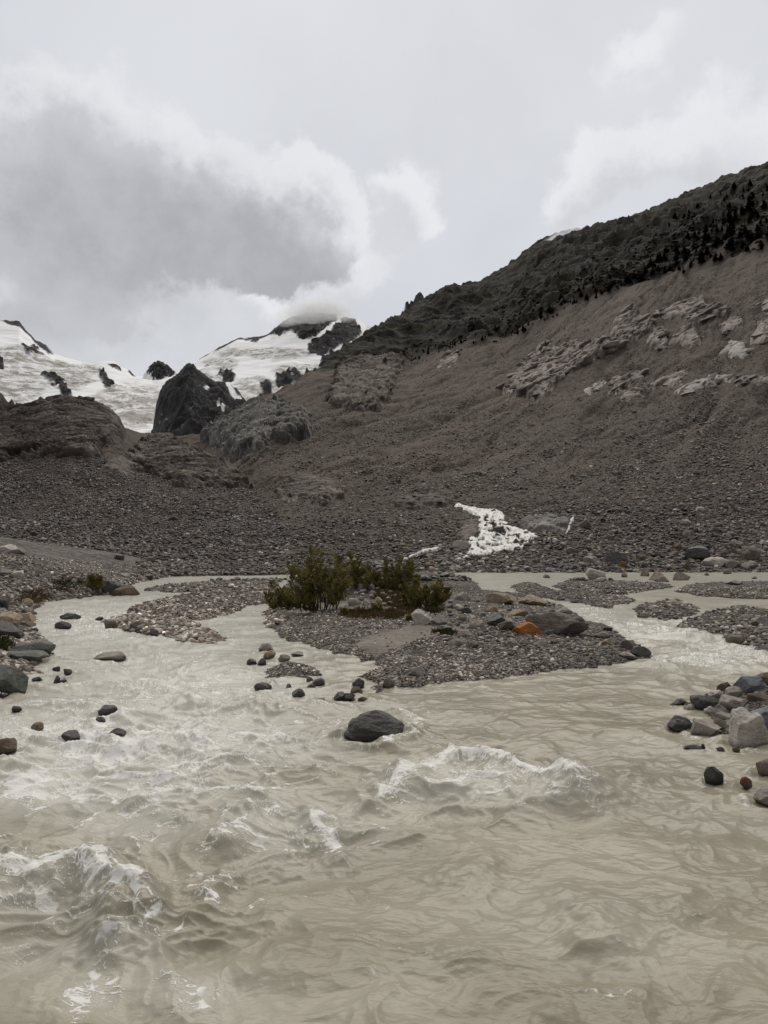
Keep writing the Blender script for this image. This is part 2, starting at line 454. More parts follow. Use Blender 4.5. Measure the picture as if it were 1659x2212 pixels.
# crag band: benches, cliffs and buttresses
cr1 = ridged(X2 / 95, Y2 / 130 + Z2 / 60, 5, 81); cr2 = fbm(X2 / 26, Y2 / 40 + Z2 / 14, 5, 84)
cw = fbm(X2 / 70, Y2 / 90, 4, 188)
cph = Z2 / 17 + cw * 2.2 + X2 / 140; cf = cph - np.floor(cph)
cph2 = Z2 / 6.5 + fbm(X2 / 24, Y2 / 40, 3, 191) * 2.4; cf2 = cph2 - np.floor(cph2)
cliff = sstep(-.25, .3, fbm(X2 / 60, Y2 / 110, 3, 194))
D2 = D2 + up * crest * (.3 + .7 * sstep(740, 960, PCX + F * S))[None, :] * ((cr1 - .5) * 15 + cr2 * 5 + cliff * sstep(0, .25, cf) * (1 - cf) * 13 + cliff * sstep(0, .3, cf2) * (1 - cf2) * 4 + fbm(X2 / 8, Y2 / 14, 4, 88) * 1.6)
D2 = D2 + up * (1 - crest) * 1.5 * fbm(X2 / 12, Y2 / 12, 4, 91) * 5
Z2 = Z2 + D2
# the reverse of the ridge, out of sight
bk = 5; X3 = []; Y3 = []; Z3 = []
for k in range(1, bk + 1):
    yy = Y2[-1] + k * 60; X3.append(S * yy); Y3.append(yy); Z3.append(Z2[-1] - k * 30 - 8)
PX_ = np.concatenate([X1, X2, np.array(X3)]); PY_ = np.concatenate([Y1, Y2, np.array(Y3)]); PZ_ = np.concatenate([Z1, Z2, np.array(Z3)])
GP = np.stack([PX_, PY_, PZ_], -1)
GROUND = Sheet(S, GP)
n1, n2, n3 = len(X1), len(X2), bk
pxx, pyy = to_px(PX_, PY_, PZ_)
def padded(a2, f1=0., f3=None):
    return np.concatenate([np.broadcast_to(f1, X1.shape), a2, np.broadcast_to(a2[-1] if f3 is None else f3, (bk, NS))])
veg = padded(np.clip(up + 0 * X2, 0, 1))
edge = fbm(PX_ / 30, PY_ / 30, 5, 95)
veg = sstep(.25, .75, veg + edge * .3 * (veg > .02))
slope = padded(np.broadcast_to(w, X2.shape))
soil = padded(midw * sstep(-.05, .40, fbm(fall / 16, along / 170, 4, 97) + .5 * fbm(X2 / 40, Y2 / 60, 3, 99) + .25 - .3 * gul))
soil = soil * (1 - veg)
sandp = [tuple(float(q) for q in on_water(*p)) for p in [(770,1398),(850,1392),(900,1378),(925,1384),(950,1392),(1010,1388),(1060,1394),(1000,1404),(900,1412),(830,1424),(790,1424),(765,1412)]]
sandq = [tuple(float(q) for q in on_water(*p)) for p in [(610,1328),(680,1322),(760,1326),(860,1334),(980,1352),(880,1346),(800,1342),(700,1338),(630,1340)]]
sd1 = np.zeros(PX_.shape)
sd1[:n1] = np.maximum(sstep(-.15, .25, poly_sd(X1, Y1, sandp) + fbm(X1 / .7, Y1 / .7, 3, 101) * .35), .75 * sstep(-.2, .5, poly_sd(X1, Y1, sandq) + fbm(X1 / .9, Y1 / .9, 3, 104) * .8))
lb = poly_sd(X1, Y1, LANDW['left_bank'])
sd1[:n1] = np.maximum(sd1[:n1], .7 * sstep(.1, .5, fbm(X1 / 6, Y1 / 3, 4, 111)) * (lb > 2) * sstep(44, 54, Y1))
moss = np.zeros(PX_.shape)
moss[:n1] = np.maximum(sstep(.05, .45, fbm(X1 / 1.6, Y1 / 1.6, 4, 107)) * np.exp(-((X1 - .8) / 3.2) ** 2 - ((Y1 - 37.) / 3.2) ** 2) * 1.4,
                       sstep(.05, .4, fbm(X1 / 2.6, Y1 / 2.6, 4, 109)) * sstep(.8, 3, lb) * sstep(52, 44, Y1) * .8)
moss = np.clip(moss, 0, 1)
wet = np.zeros(PX_.shape); wet[:n1] = sstep(.10, .02, Z1)
mg = mesh_from('ground', GP.reshape(-1, 3), grid_faces(*PX_.shape), dict(veg=veg, slope=slope, soil=soil, sand=sd1, moss=moss, wet=wet))
tag(link('ground', mg, M_GROUND), kind='structure')
print('ground', PX_.shape, round(time.time() - T0, 1))

# ------------------------------------------------------------------ the left hand hill
SL = np.linspace(-1.0, .02, 1050)
L_CURVES = [
 [(-2000,1250,58),(0,1246,60),(430,1240,64),(600,1236,66),(700,1236,70),(900,1234,74)],
 [(-2000,1140,85),(0,1160,84),(200,1165,84),(400,1175,82),(520,1192,80),(620,1216,78),(700,1240,76),(900,1240,78)],
 [(-2000,1030,120),(0,1060,122),(200,1060,122),(400,1070,120),(500,1098,112),(600,1150,100),(680,1228,84),(900,1242,80)],
 [(-2000,900,175),(-300,905,172),(-60,900,172),(0,892,172),(60,873,172),(110,861,174),(150,856,175),(200,863,176),(235,880,178),(258,900,178),(268,925,180),(300,934,200),(330,942,200),(345,938,195),(385,946,185),(410,962,175),(440,974,170),(500,1003,160),(525,1024,150),(545,1048,140),(600,1102,115),(640,1160,100),(680,1225,90),(900,1244,84)],
]
YL, ZL, SG = loft(L_CURVES, [110, 130, 190], SL)
XL = SL[None, :] * YL
wl = sstep(.05, .8, SG)[:, None]; top = 1 - .85 * sstep(2.6, 3.0, SG)[:, None]
ZL = ZL + wl * top * (fbm(XL / 24, YL / 24, 5, 120) * 2.5 + fbm(XL / 4, YL / 4, 4, 123) * .5) + wl * fbm(XL / 1.1, YL / 1.1, 3, 126) * .2
ZL = ZL - .5 * (1 - sstep(0, .25, SG))[:, None]
BX = []; BY = []; BZ = []
for k in range(1, 6):
    yy = YL[-1] + k * 14; BX.append(SL * yy); BY.append(yy); BZ.append(ZL[-1] - k * 7 - 1)
LP = np.stack([np.concatenate([XL, BX]), np.concatenate([YL, BY]), np.concatenate([ZL, BZ])], -1)
HILL = Sheet(SL, LP)
o1 = np.ones(LP.shape[:2]); z1 = np.zeros(LP.shape[:2])
so = .75 * sstep(.1, .5, fbm(LP[..., 0] / 18, LP[..., 1] / 18, 4, 129))
mh = mesh_from('hill', LP.reshape(-1, 3), grid_faces(*LP.shape[:2]), dict(veg=z1, slope=o1, soil=so, sand=z1, moss=z1, wet=z1))
tag(link('hill', mh, M_GROUND), kind='structure')

# ------------------------------------------------------------------ bedrock that breaks through the slopes
def ico(sub):
    bm = bmesh.new(); bmesh.ops.create_icosphere(bm, subdivisions=sub, radius=1.0)
    V = np.array([v.co[:] for v in bm.verts]); Fc = np.array([[v.index for v in f.verts] for f in bm.faces]); bm.free()
    return V, Fc
ICO = {k: ico(k) for k in (1, 2, 3, 4, 5)}

def stone_shape(seed, sub, angular):
    """angular 0 = river-rounded, 1 = freshly broken"""
    r = np.random.default_rng(seed)
    V, Fc = ICO[sub]; V = V.copy()
    n = perlin3(V * .9, seed) * .34 + perlin3(V * 1.9, seed + 1) * .24 + perlin3(V * 4.1, seed + 2) * .09
    V = V * (1 + n)[:, None]
    k = int(3 + 8 * angular)
    for i in range(k):
        d = r.normal(size=3); d[2] *= .8; d /= np.linalg.norm(d)
        off = r.uniform(.50, .82) + .1 * (1 - angular)
        t = V @ d - off
        V = V - np.outer(np.maximum(t, 0) * (.72 + .26 * angular), d)
    if sub >= 3:
        nn = V / np.linalg.norm(V, axis=1)[:, None]
        st = perlin3(V * np.array([3., 3., 9.]), seed + 5) * .035 + perlin3(V * 9., seed + 3) * .02 + perlin3(V * 19., seed + 4) * .011
        V = V + nn * st[:, None]
    lo, hi = V.min(0), V.max(0)
    return (V - (lo + hi) / 2) / (hi - lo), Fc           # unit box

SLAB = {k: [stone_shape(7000 + int(k * 100) + i, 3, k) for i in range(6)] for k in (.35, .9)}

def outcrop(sheet, poly, height, mat, name, label, cat='rock outcrop', seed=0, dip=.25, feather=14, step=1.15, strata=1., group=None, kind=None, rough=1., crag=.4, dens=50., aspect=(.22, .45), round_=False, hump=False):
    poly = np.array(poly, float)
    # world scale frame on the slope
    cx, cy = poly.mean(0)
    rr, cc = sheet.cells(poly[:, 0], poly[:, 1])
    pad = feather * 2.4
    r0, r1 = max(rr.min() - 10 - feather * 1.6, 0), min(rr.max() + 10 + feather * 1.6, sheet.P.shape[0] - 1.01)
    s0, _ = se(poly[:, 0].min() - pad, cy); s1, _ = se(poly[:, 0].max() + pad, cy)
    c0, c1 = np.interp([s0, s1], sheet.s, np.arange(len(sheet.s)))
    wpx = poly[:, 0].max() - poly[:, 0].min() + 2 * pad; hpx = poly[:, 1].max() - poly[:, 1].min() + 3 * pad
    nc = int(wpx / step) + 2; nr = int(max(hpx / step * 1.2, r1 - r0)) + 2
    R, Cc = np.meshgrid(np.linspace(r0, r1, nr), np.linspace(c0, c1, nc), indexing='ij')
    # smooth base: average the sheet a little so loose-scree relief does not show through
    P = bil(sheet.B, R, Cc)
    qx, qy = to_px(P[..., 0], P[..., 1], P[..., 2])
    Y0 = float(np.median(P[..., 1])); mpp = Y0 / F                # metres per measured point here
    if hump: ux = P[..., 0]; uz = P[..., 2] * 1.25 + P[..., 1] * .25
    else: ux = P[..., 0] / P[..., 1] * Y0; uz = (P[..., 2] - H) / P[..., 1] * Y0
    a = ux * math.cos(dip) + uz * math.sin(dip); bb = -ux * math.sin(dip) + uz * math.cos(dip)
    L = mpp
    sd = poly_sd(qx, qy, [tuple(p) for p in poly]) + (fbm(a / (60 * L), bb / (26 * L), 4, seed + 3) * 1.3 + fbm(a / (14 * L), bb / (8 * L), 3, seed + 4) * .5) * feather
    k = np.clip(sd / feather, -1, 1)
    body = np.where(k > 0, np.sqrt(np.clip(k, 0, 1)), k)
    wv = fbm(a / (70 * L), bb / (50 * L), 3, seed + 8)
    ph = bb / (17 * L) * strata + wv * 2.4 + a / (200 * L)
    fr = ph - np.floor(ph)                                                            # ledges: a steep riser, then a tread that dips back into the slope
    cell = np.floor(ph)
    big = sstep(0, .16, fr) * (1 - fr) ** .8 * (.55 + .75 * np.abs(np.sin(cell * 2.4 + a / (60 * L) + wv * 2)))
    ph2 = bb / (6. * L) * strata + wv * 3.4 + fbm(a / (30 * L), bb / (30 * L), 2, seed + 21) * .8
    f2 = ph2 - np.floor(ph2); small = sstep(0, .2, f2) * (1 - f2)
    def billow(sx, sy, sd_): return np.abs(perlin2(a / (sx * L) + wv * .8, bb / (sy * L) + wv * .6, sd_)) * 1.9
    bs = ((70, 32), (30, 14), (13, 7)) if hump else ((64, 17), (25, 8), (10, 3.6))
    bl = billow(*bs[0], seed + 14); bl2 = billow(*bs[1], seed + 15); bl3 = billow(*bs[2], seed + 16)
    blocks = (sstep(0, .5, bl) * .5 + sstep(0, .45, bl2) * .27 + sstep(0, .45, bl3) * .14) if hump else sstep(0, .32, bl) * .36 + sstep(0, .3, bl2) * .26 + sstep(0, .34, bl3) * .13          # rounded blocks between dark joints
    cm = crag
    hh = height * L * (body * .45 + np.clip(k * 2.2, 0, 1) * rough * ((big * .55 + small * .2) * (1 - cm) + cm * blocks * 1.05 + .16 * cm * small))
    hh = np.where(k > 0, hh, k * height * L * .8)
    nrm = np.array([-.05 if cx > 500 else .05, -.72, .69]); nrm = nrm / np.linalg.norm(nrm)
    V = P + hh[..., None] * nrm
    keep = (k > -.55)
    f = grid_faces(nr, nc)
    kf = keep.ravel()[f].any(1)
    f = f[kf]
    used = np.unique(f); remap = np.zeros(nr * nc, np.int64); remap[used] = np.arange(len(used))
    Vb = V.reshape(-1, 3)[used]; fb = remap[f]
    Vs = [Vb]; Fs = [np.concatenate([fb[:, [0, 1, 2]], fb[:, [0, 2, 3]]])]; off = len(Vb); nb = len(Fs[0])
    # slabs and blocks that the joints have cut the rock into
    area = float(keep.sum()) * step * step / 1.2
    r = np.random.default_rng(seed + 999); n = int(np.clip(area / dens, 8, 420))
    cand = np.argwhere(k > .12); pick = cand[r.integers(len(cand), size=n)]
    for (pi, pj) in pick:
        ln = 7. * ((60. if round_ else 46.) / 7.) ** (r.random() ** 1.5) * (.5 if hump else 1.) * min(1., .45 + .55 * (poly[:, 0].max() - poly[:, 0].min()) / 90)
        lx, lz, ly = ln * L, ln * L * r.uniform(*aspect), ln * L * r.uniform(.35, .8)
        Vp, Fp = SLAB[.35 if round_ else .9][r.integers(6)]
        v = Vp * np.array([lx, ly, lz]); tl = math.atan(dip) * 1.1 + r.normal(0, .22); yw = r.normal(0, .35)
        v = v @ np.array([[math.cos(tl), 0, math.sin(tl)], [0, 1, 0], [-math.sin(tl), 0, math.cos(tl)]])
        v = v @ np.array([[math.cos(yw), math.sin(yw), 0], [-math.sin(yw), math.cos(yw), 0], [0, 0, 1]])
        Vs.append(v + V[pi, pj] + nrm * (lz * (r.uniform(-.38, .02) if round_ else r.uniform(-.36, .04)))); Fs.append(Fp + off); off += len(Vp)
    me = mesh_from(name, np.concatenate(Vs), np.concatenate(Fs))
    sm = np.zeros(sum(len(q) for q in Fs), bool); sm[:nb] = True
    me.polygons.foreach_set('use_smooth', sm)
    o = link(name, me, mat)
    tag(o, label, cat, group, kind)
    return o

OUT = [
 # (sheet, outline, height in measured points, material, dip, label)
 ('H', [(-60,975),(-60,900),(0,893),(60,872),(110,859),(150,854),(200,862),(235,878),(258,900),(268,930),(262,948),(230,962),(180,940),(120,950),(60,962),(0,985)], 18, 'K', .42, 'big brown whaleback of bare rock crowning the left hill against the glacier'),
 ('H', [(-20,1005),(20,965),(60,935),(110,918),(170,922),(215,945),(222,975),(200,990),(150,985),(100,990),(40,985)], 22, 'K', .3, 'rounded brown rock shoulder just below the whaleback summit of the left hill'),
 ('H', [(275,990),(300,965),(335,940),(372,938),(390,955),(430,985),(480,1000),(520,1030),(545,1052),(500,1058),(440,1045),(400,1050),(350,1035),(300,1012)], 19, 'K', .05, 'long brown ribbed rock hump running down the right end of the left hill'),
 ('H', [(225,1000),(262,985),(300,1000),(310,1018),(260,1022),(225,1015)], 8, 'K', .2, 'low layered rock ledge between the two brown humps on the left hill'),
 ('G', [(484,908),(528,890),(567,877),(618,877),(656,895),(676,919),(669,941),(637,954),(592,957),(557,973),(519,993),(497,983),(471,967),(440,950),(446,938)], 22, 'G', .12, 'large pale grey cracked rock buttress at the left foot of the moraine wall'),
 ('G', [(704,880),(720,830),(735,790),(770,775),(830,768),(880,772),(860,812),(842,862),(815,893),(775,890),(735,884)], 15, 'K', .9, 'steep furrowed brown cliff under the dark ridge left of centre'),
 ('G', [(596,1078),(605,1050),(640,1036),(700,1040),(735,1060),(745,1078),(700,1086),(650,1082),(610,1086)], 14, 'K', -.25, 'tilted brown rock hump rising from the scree behind the left end of the willow thicket'),
 ('G', [(600,1030),(630,1020),(690,1030),(705,1042),(660,1040),(615,1042)], 7, 'K', .1, 'dark low ledge directly above the tilted brown hump'),
 ('G', [(848,1082),(880,1068),(940,1065),(975,1080),(970,1096),(900,1099),(855,1096)], 11, 'K', .1, 'flat-topped brown outcrop just left of the top of the cascade'),
 ('G', [(985,1160),(1000,1135),(1025,1125),(1040,1140),(1030,1165),(1005,1175)], 10, 'K', .1, 'dark wet rock hump against the left edge of the cascade'),
 ('G', [(1119,1138),(1140,1120),(1170,1116),(1225,1118),(1230,1138),(1190,1152),(1145,1152)], 12, 'G', .05, 'broad rounded grey outcrop just right of the cascade'),
 ('G', [(1085,840),(1128,802),(1138,776),(1170,751),(1218,748),(1269,738),(1320,732),(1333,757),(1307,773),(1275,783),(1243,808),(1211,828),(1179,847),(1128,862),(1100,858)], 17, 'P', .45, 'largest pale folded rock mass in the middle of the right slope'),
 ('G', [(1320,693),(1365,677),(1403,690),(1410,709),(1384,732),(1358,751),(1333,751),(1323,719)], 14, 'P', .6, 'domed pale rock joined to the upper right end of the largest rock mass'),
 ('G', [(1400,735),(1410,715),(1440,712),(1445,735),(1430,754),(1410,752)], 8, 'P', .5, 'small stepped pale rock just right of the domed rock'),
 ('G', [(1419,674),(1464,655),(1518,642),(1528,661),(1570,668),(1566,680),(1528,693),(1486,696),(1448,693)], 10, 'P', .25, 'highest long pale rock band under the dark forest on the right slope'),
 ('G', [(1451,740),(1470,710),(1500,700),(1512,735),(1490,745)], 8, 'P', .5, 'pale ribbed rock in the gap below the highest band'),
 ('G', [(1314,849),(1330,815),(1360,805),(1390,808),(1375,822),(1345,832),(1330,848)], 9, 'P', .55, 'curved hooked pale rock rib below the largest rock mass'),
 ('G', [(1333,868),(1350,850),(1384,847),(1375,860),(1350,870)], 7, 'P', .4, 'small smooth pale hump just under the curved rib'),
 ('G', [(1390,842),(1400,830),(1440,812),(1477,806),(1470,825),(1440,840)], 7, 'P', .5, 'broken pale rock strip between the curved rib and the white slab'),
 ('G', [(1464,847),(1490,833),(1540,815),(1584,812),(1570,825),(1530,835),(1490,850)], 7, 'W', .45, 'long whitish slab lying across the lower right slope'),
 ('G', [(1563,755),(1580,740),(1605,742),(1620,760),(1605,778),(1580,772)], 8, 'W', .4, 'whitish block of layered rock above the long whitish slab'),
 ('G', [(1620,730),(1640,700),(1680,690),(1760,690),(1740,735),(1640,745)], 10, 'P', .6, 'pale rock nose high at the right edge of the photo'),
 ('G', [(1592,830),(1600,818),(1640,815),(1740,808),(1740,830),(1640,838),(1610,832)], 8, 'P', .2, 'pale ledge at the right edge level with the long whitish slab'),
 ('G', [(1557,705),(1580,690),(1602,690),(1595,712),(1575,722)], 7, 'P', .3, 'small brown-grey rock tip between the highest band and the right edge'),
 ('G', [(1266,842),(1290,825),(1305,825),(1290,840),(1272,850)], 5, 'W', .6, 'tiny pale rock sliver between the largest mass and the curved rib'),
 ('G', [(945,785),(960,770),(985,762),(992,772),(970,786),(950,792)], 6, 'P', .6, 'small pale rock patch below the dark cliffs at the top of the scree'),
 ('G', [(1640,665),(1659,650),(1720,640),(1720,668),(1660,680)], 8, 'W', .2, 'pale wavy rock high at the right edge above the rock nose'),
]
M_WHITE = m_bedrock('whitish_bedrock', (.22, .20, .185), (.42, .39, .365), .5)
for i, (sh, poly, hgt, mt, dip, lab) in enumerate(OUT):
    outcrop(HILL if sh == 'H' else GROUND, poly, hgt * (1.2 if mt in 'PG' else 1.), {'K': M_KNOLL, 'P': M_PALE, 'G': M_GREY, 'W': M_WHITE}[mt], 'rock_outcrop', lab, seed=130 + i * 3, dip=dip, feather=min(18, max(9, hgt * 1.1)), rough=1., strata=1.3 if sh == 'H' else 1., crag={'K': .8, 'G': .7, 'P': .4, 'W': .3}[mt], hump=(sh == 'H' or mt in 'KG'), dens={'K': 900. if sh == 'H' else 420., 'G': 420., 'P': 90., 'W': 150.}[mt], aspect={'K': (.2, .42), 'G': (.35, .7), 'P': (.2, .42), 'W': (.15, .3)}[mt], round_=(mt in 'KW'))
print('hill and outcrops', round(time.time() - T0, 1))

# ------------------------------------------------------------------ far mountains and glacier
def far_sheet(name, curves, rows, s, disp, mat, attrs_of, back=6, drop=120, step=200, kind='structure'):
    Y, Z, sg = loft(curves, rows, s)
    X = s[None, :] * Y
    px, py = to_px(X, Y, Z)
    D, at = disp(X, Y, Z, px, py, sg[:, None])
    Z = Z + D
    XX = [X]; YY = [Y]; ZZ = [Z]
    for k in range(1, back + 1):
        yy = Y[-1:] + k * step; XX.append(s[None] * yy); YY.append(yy); ZZ.append(Z[-1:] - k * drop - 10)
    P = np.stack([np.concatenate(XX), np.concatenate(YY), np.concatenate(ZZ)], -1)
    at = {k: np.concatenate([v] + [v[-1:]] * back) for k, v in at.items()}
    me = mesh_from(name, P.reshape(-1, 3), grid_faces(*P.shape[:2]), at)
    o = link(name, me, mat); tag(o, kind=kind)
    return o

def rockmask(px, py, X, Y, polys, fz=4.):
    r = np.zeros(px.shape)
    n = fbm(X / 60, Y / 90, 5, 301) * 6.5
    for p in polys:
        r = np.maximum(r, sstep(-1.2, 1.2, poly_sd(px, py, p) + n))
    return r

SKY_G = [(-900,640),(-300,660),(-60,680),(0,691),(42,693),(56,713),(78,734),(98,744),(116,764),(140,772),(170,780),(200,787),(215,780),(235,779),(246,781),(262,793),(280,799),(291,812),(305,813),(330,820),(345,822),(360,816),(390,800),(407,788),(419,784),(422,779),(434,773),(467,754),(497,738),(512,731),(542,730),(566,726),(584,718),(596,706),(611,694),(632,684),(662,677),(700,676),(728,680),(746,684),(767,688),(776,690),(791,701),(800,706),(840,742),(1000,800)]
SPINN = [
 [(0,691),(42,693),(56,713),(78,735),(98,744),(116,764),(104,763),(84,749),(67,729),(53,715),(39,707),(15,700)],
 [(46,739),(62,746),(81,753),(99,767),(90,769),(70,761),(66,771),(56,770),(53,760)],
 [(-60,765),(0,769),(11,787),(8,797),(-60,805)],
 [(83,805),(98,802),(118,811),(137,822),(146,837),(158,851),(146,860),(132,857),(127,840),(130,832),(112,834),(120,823),(104,820),(90,811)],
 [(234,784),(260,792),(258,802),(244,795)],
 [(213,804),(224,806),(232,816),(246,832),(238,839),(224,834),(220,823)],
 [(277,798),(291,813),(286,811)],
 [(580,722),(611,692),(662,670),(728,676),(728,691),(698,710),(668,731),(653,730),(629,712),(617,719),(605,724)],
 [(746,683),(767,688),(774,707),(782,719),(764,737),(737,749),(695,769),(666,766),(665,746),(692,722),(722,706)],
 [(430,776),(467,754),(497,737),(518,730),(566,726),(584,719),(554,740),(536,737),(512,733),(470,757)],
 [(468,806),(485,797),(500,802),(511,815),(503,826),(488,826),(476,818)],
 [(443,793),(456,785),(449,792)],
 [(561,827),(581,826),(587,833),(587,848),(572,857),(554,863),(551,854),(569,845),(564,836)],
 [(596,815),(617,806),(632,797),(656,814),(700,800),(700,840),(638,835),(611,836),(596,838)],
 [(521,862),(554,864),(590,850),(640,835),(600,900),(527,900)],
 [(686,800),(700,770),(740,750),(790,730),(800,800)],
]
ICE = [(40,770,60,26),(30,830,70,34),(150,820,60,26),(300,880,70,50),(180,800,50,16),(480,785,40,14),(450,820,30,16),(560,840,60,30),(660,800,70,18),(520,760,60,12),(600,765,80,12),(100,790,50,14),(250,860,50,30)]
def g_disp(X, Y, Z, px, py, sg):
    edge = 1 - .9 * sstep(2.75, 3., sg)
    rk = rockmask(px, py, X, Y, SPINN)
    ice = np.zeros(px.shape)
    for cx, cy, rx, ry in ICE: ice = np.maximum(ice, 1.25 * np.exp(-((px - cx) / rx) ** 2 - ((py - cy) / ry) ** 2))
    ice = sstep(.28, .8, ice + fbm(X / 120, Y / 160, 4, 310) * .35)
    ser = ridged(X / 70 + fbm(X / 200, Y / 200, 3, 315), Y / 90 + Z / 26, 3, 314)
    bands = fbm(X / 420, Z / 26 + fbm(X / 300, Y / 300, 3, 317) * 2, 4, 318)
    D = edge * (bands * 7 + fbm(X / 300, Y / 300, 3, 320) * 24 + ice * (ser - .45) * 17)
    D = D + rk * edge * ((ridged(X / 110, Y / 140, 4, 323) - .4) * 40) + rk * (fbm(X / 30, Y / 45, 4, 326) * 9) * (.25 + .75 * edge)
    D = D + rk * (1 - edge) * 6 * fbm(X / 25, Y / 25, 4, 329)
    return D, dict(rock=rk, ice=ice * (1 - rk), dust=.5 + 0 * px)
SG_ = np.linspace(-.95, .14, 1150)
gl_curves = [[(-2000,1010,1300),(1000,1010,1300)], [(-2000,930,1900),(0,930,1900),(400,935,1800),(1000,930,1900)],
             [(-2000,830,2700),(0,820,2600),(200,832,2700),(330,842,2800),(420,832,2600),(560,800,2700),(700,780,2900),(1000,790,2900)],
             [(x, y, 3600 + (300 if 420 < x < 800 else 0)) for x, y in SKY_G]]
far_sheet('glacier', gl_curves, [40, 130, 230], SG_, g_disp, M_GLAC, None)

# small snow-streaked rock peak behind the ice fall
SK_P = [(285,860),(300,835),(311,811),(322,792),(333,781),(342,780),(353,783),(367,792),(381,806),(400,830),(415,860)]
def p_disp(X, Y, Z, px, py, sg):
    edge = 1 - .85 * sstep(.8, 1., sg)
    D = edge * (ridged(X / 45, Y / 60, 5, 340) - .4) * 60 + fbm(X / 18, Y / 25, 4, 344) * 10
    low = rockmask(px, py, X, Y, [[(311,811),(322,792),(333,775),(353,775),(367,788),(385,806),(364,822),(350,829),(328,831),(325,816)]])
    return D, dict(rock=low, ice=0 * px, dust=1. + 0 * px)
far_sheet('mountain_peak', [[(x, 870, 3000) for x in (270, 430)], [(x, y, 3400) for x, y in SK_P]], [90], np.linspace(se(285, 800)[0], se(415, 800)[0], 150), p_disp, M_GLAC, None, back=4, step=90, drop=110)

# dark buttress between the two tongues
SK_B = [(322,960),(330,925),(334,896),(337,872),(347,842),(358,826),(372,815),(386,805),(398,790),(407,783),(418,788),(424,800),(438,811),(454,820),(474,824),(494,828),(510,838),(524,856),(538,874),(560,905),(590,940)]
def b_disp(X, Y, Z, px, py, sg):
    edge = 1 - .85 * sstep(.8, 1., sg)
    D = edge * ((np.abs(perlin2(X / 75, Y / 60 + Z / 120, 350)) * 2 - .4) * 34 + (ridged(X / 34, Y / 40 + Z / 50, 3, 351) - .4) * 15 + fbm(X / 22, Y / 30, 4, 352) * 9) + fbm(X / 12, Y / 12, 3, 356) * 5
    snow = np.maximum(sstep(-1, 1, poly_sd(px, py, [(467,868),(475,872),(487,898),(484,906),(478,900)]) + fbm(X / 20, Y / 20, 3, 358) * 1.5),
                      sstep(-1, 1, poly_sd(px, py, [(434,829),(452,832),(453,838),(440,835)]) + fbm(X / 20, Y / 20, 3, 359) * 2))
    snow = np.maximum(snow, sstep(-1, 1, poly_sd(px, py, [(486,826),(496,828),(512,852),(528,868),(527,873),(508,862),(494,842)])))
    return D, dict(rock=1 - snow, ice=0 * px, dust=.35 + 0 * px)
far_sheet('mountain_buttress', [[(322,1000,1250),(600,1000,1250)], [(x, y, 1700 + abs(x - 430) * 1.0) for x, y in SK_B]], [200], np.linspace(se(322, 900)[0], se(590, 900)[0], 330), b_disp, M_GLAC, None, back=4, step=40, drop=60)

# dark spur at the left edge behind the brown hill
SK_S = [(-900,700),(-300,800),(-60,838),(0,849),(24,862),(20,872),(39,888),(60,912),(90,960)]
def s_disp(X, Y, Z, px, py, sg):
    edge = 1 - .85 * sstep(.8, 1., sg)
    return edge * (ridged(X / 30, Y / 40, 4, 360) - .4) * 12 + fbm(X / 7, Y / 7, 4, 364) * 2, dict(veg=.85 * sstep(.2, .6, .5 + fbm(X / 20, Y / 20, 3, 367)), slope=1 + 0 * px, soil=.3 + 0 * px, sand=0 * px, moss=0 * px, wet=0 * px)
far_sheet('rock_spur', [[(-900,1000,420),(120,1000,420)], [(x, y, 520) for x, y in SK_S]], [120], np.linspace(-1., se(88, 900)[0], 260), s_disp, M_GROUND, None, back=3, step=30, drop=30)

# pinnacles and a snow cap peeping over the right skyline
def peep(name, sk, Y0, seed, mat_rock, lo=40):
    xs = [p[0] for p in sk]
    def d(X, Y, Z, px, py, sg):
        edge = 1 - .8 * sstep(.7, 1., sg)
        return edge * (ridged(X / 16, Y / 20, 4, seed) - .4) * 16 + fbm(X / 7, Y / 7, 3, seed + 4) * 2, dict(rock=mat_rock(px, py), ice=0 * px, dust=.2 + 0 * px)
    far_sheet(name, [[(x, max(p[1] for p in sk) + lo, Y0 - 120) for x in (xs[0] - 5, xs[-1] + 5)], [(x, y, Y0) for x, y in sk]], [70], np.linspace(se(xs[0], 600)[0], se(xs[-1], 600)[0], 110), d, M_GLAC, None, back=2, step=30, drop=30)
peep('rock_pinnacle', [(862,690),(868,676),(873,668),(876,652),(881,649),(884,656),(888,650),(893,652),(897,640),(903,633),(908,631),(913,636),(918,648),(930,660)], 1300, 371, lambda px, py: sstep(872, 878, px))
peep('snow_cap', [(1115,570),(1124,551),(1128,543),(1133,541),(1140,538),(1150,530),(1160,520),(1172,514),(1190,508),(1210,500),(1230,494),(1246,491),(1262,496),(1280,510)], 1500, 375, lambda px, py: sstep(1172, 1160, px + (py - 530) * 1.2))
print('far', round(time.time() - T0, 1))
# ------------------------------------------------------------------ stones
TONE = dict(leafy=(.02, .02, .012), dark=(.062, .058, .055), grey=(.295, .272, .246), mid=(.195, .17, .148), pale=(.45, .42, .385), tan=(.33, .268, .195), orange=(.33, .135, .035),
            blue=(.17, .18, .205), rusty=(.14, .068, .026), brown=(.13, .10, .078), green=(.135, .145, .130), white=(.42, .40, .375))

def ground_z(X, Y):
    """height of the flat floor or bed at a place"""
    z, b = land(np.array([X]), np.array([Y])); return float(z[0])

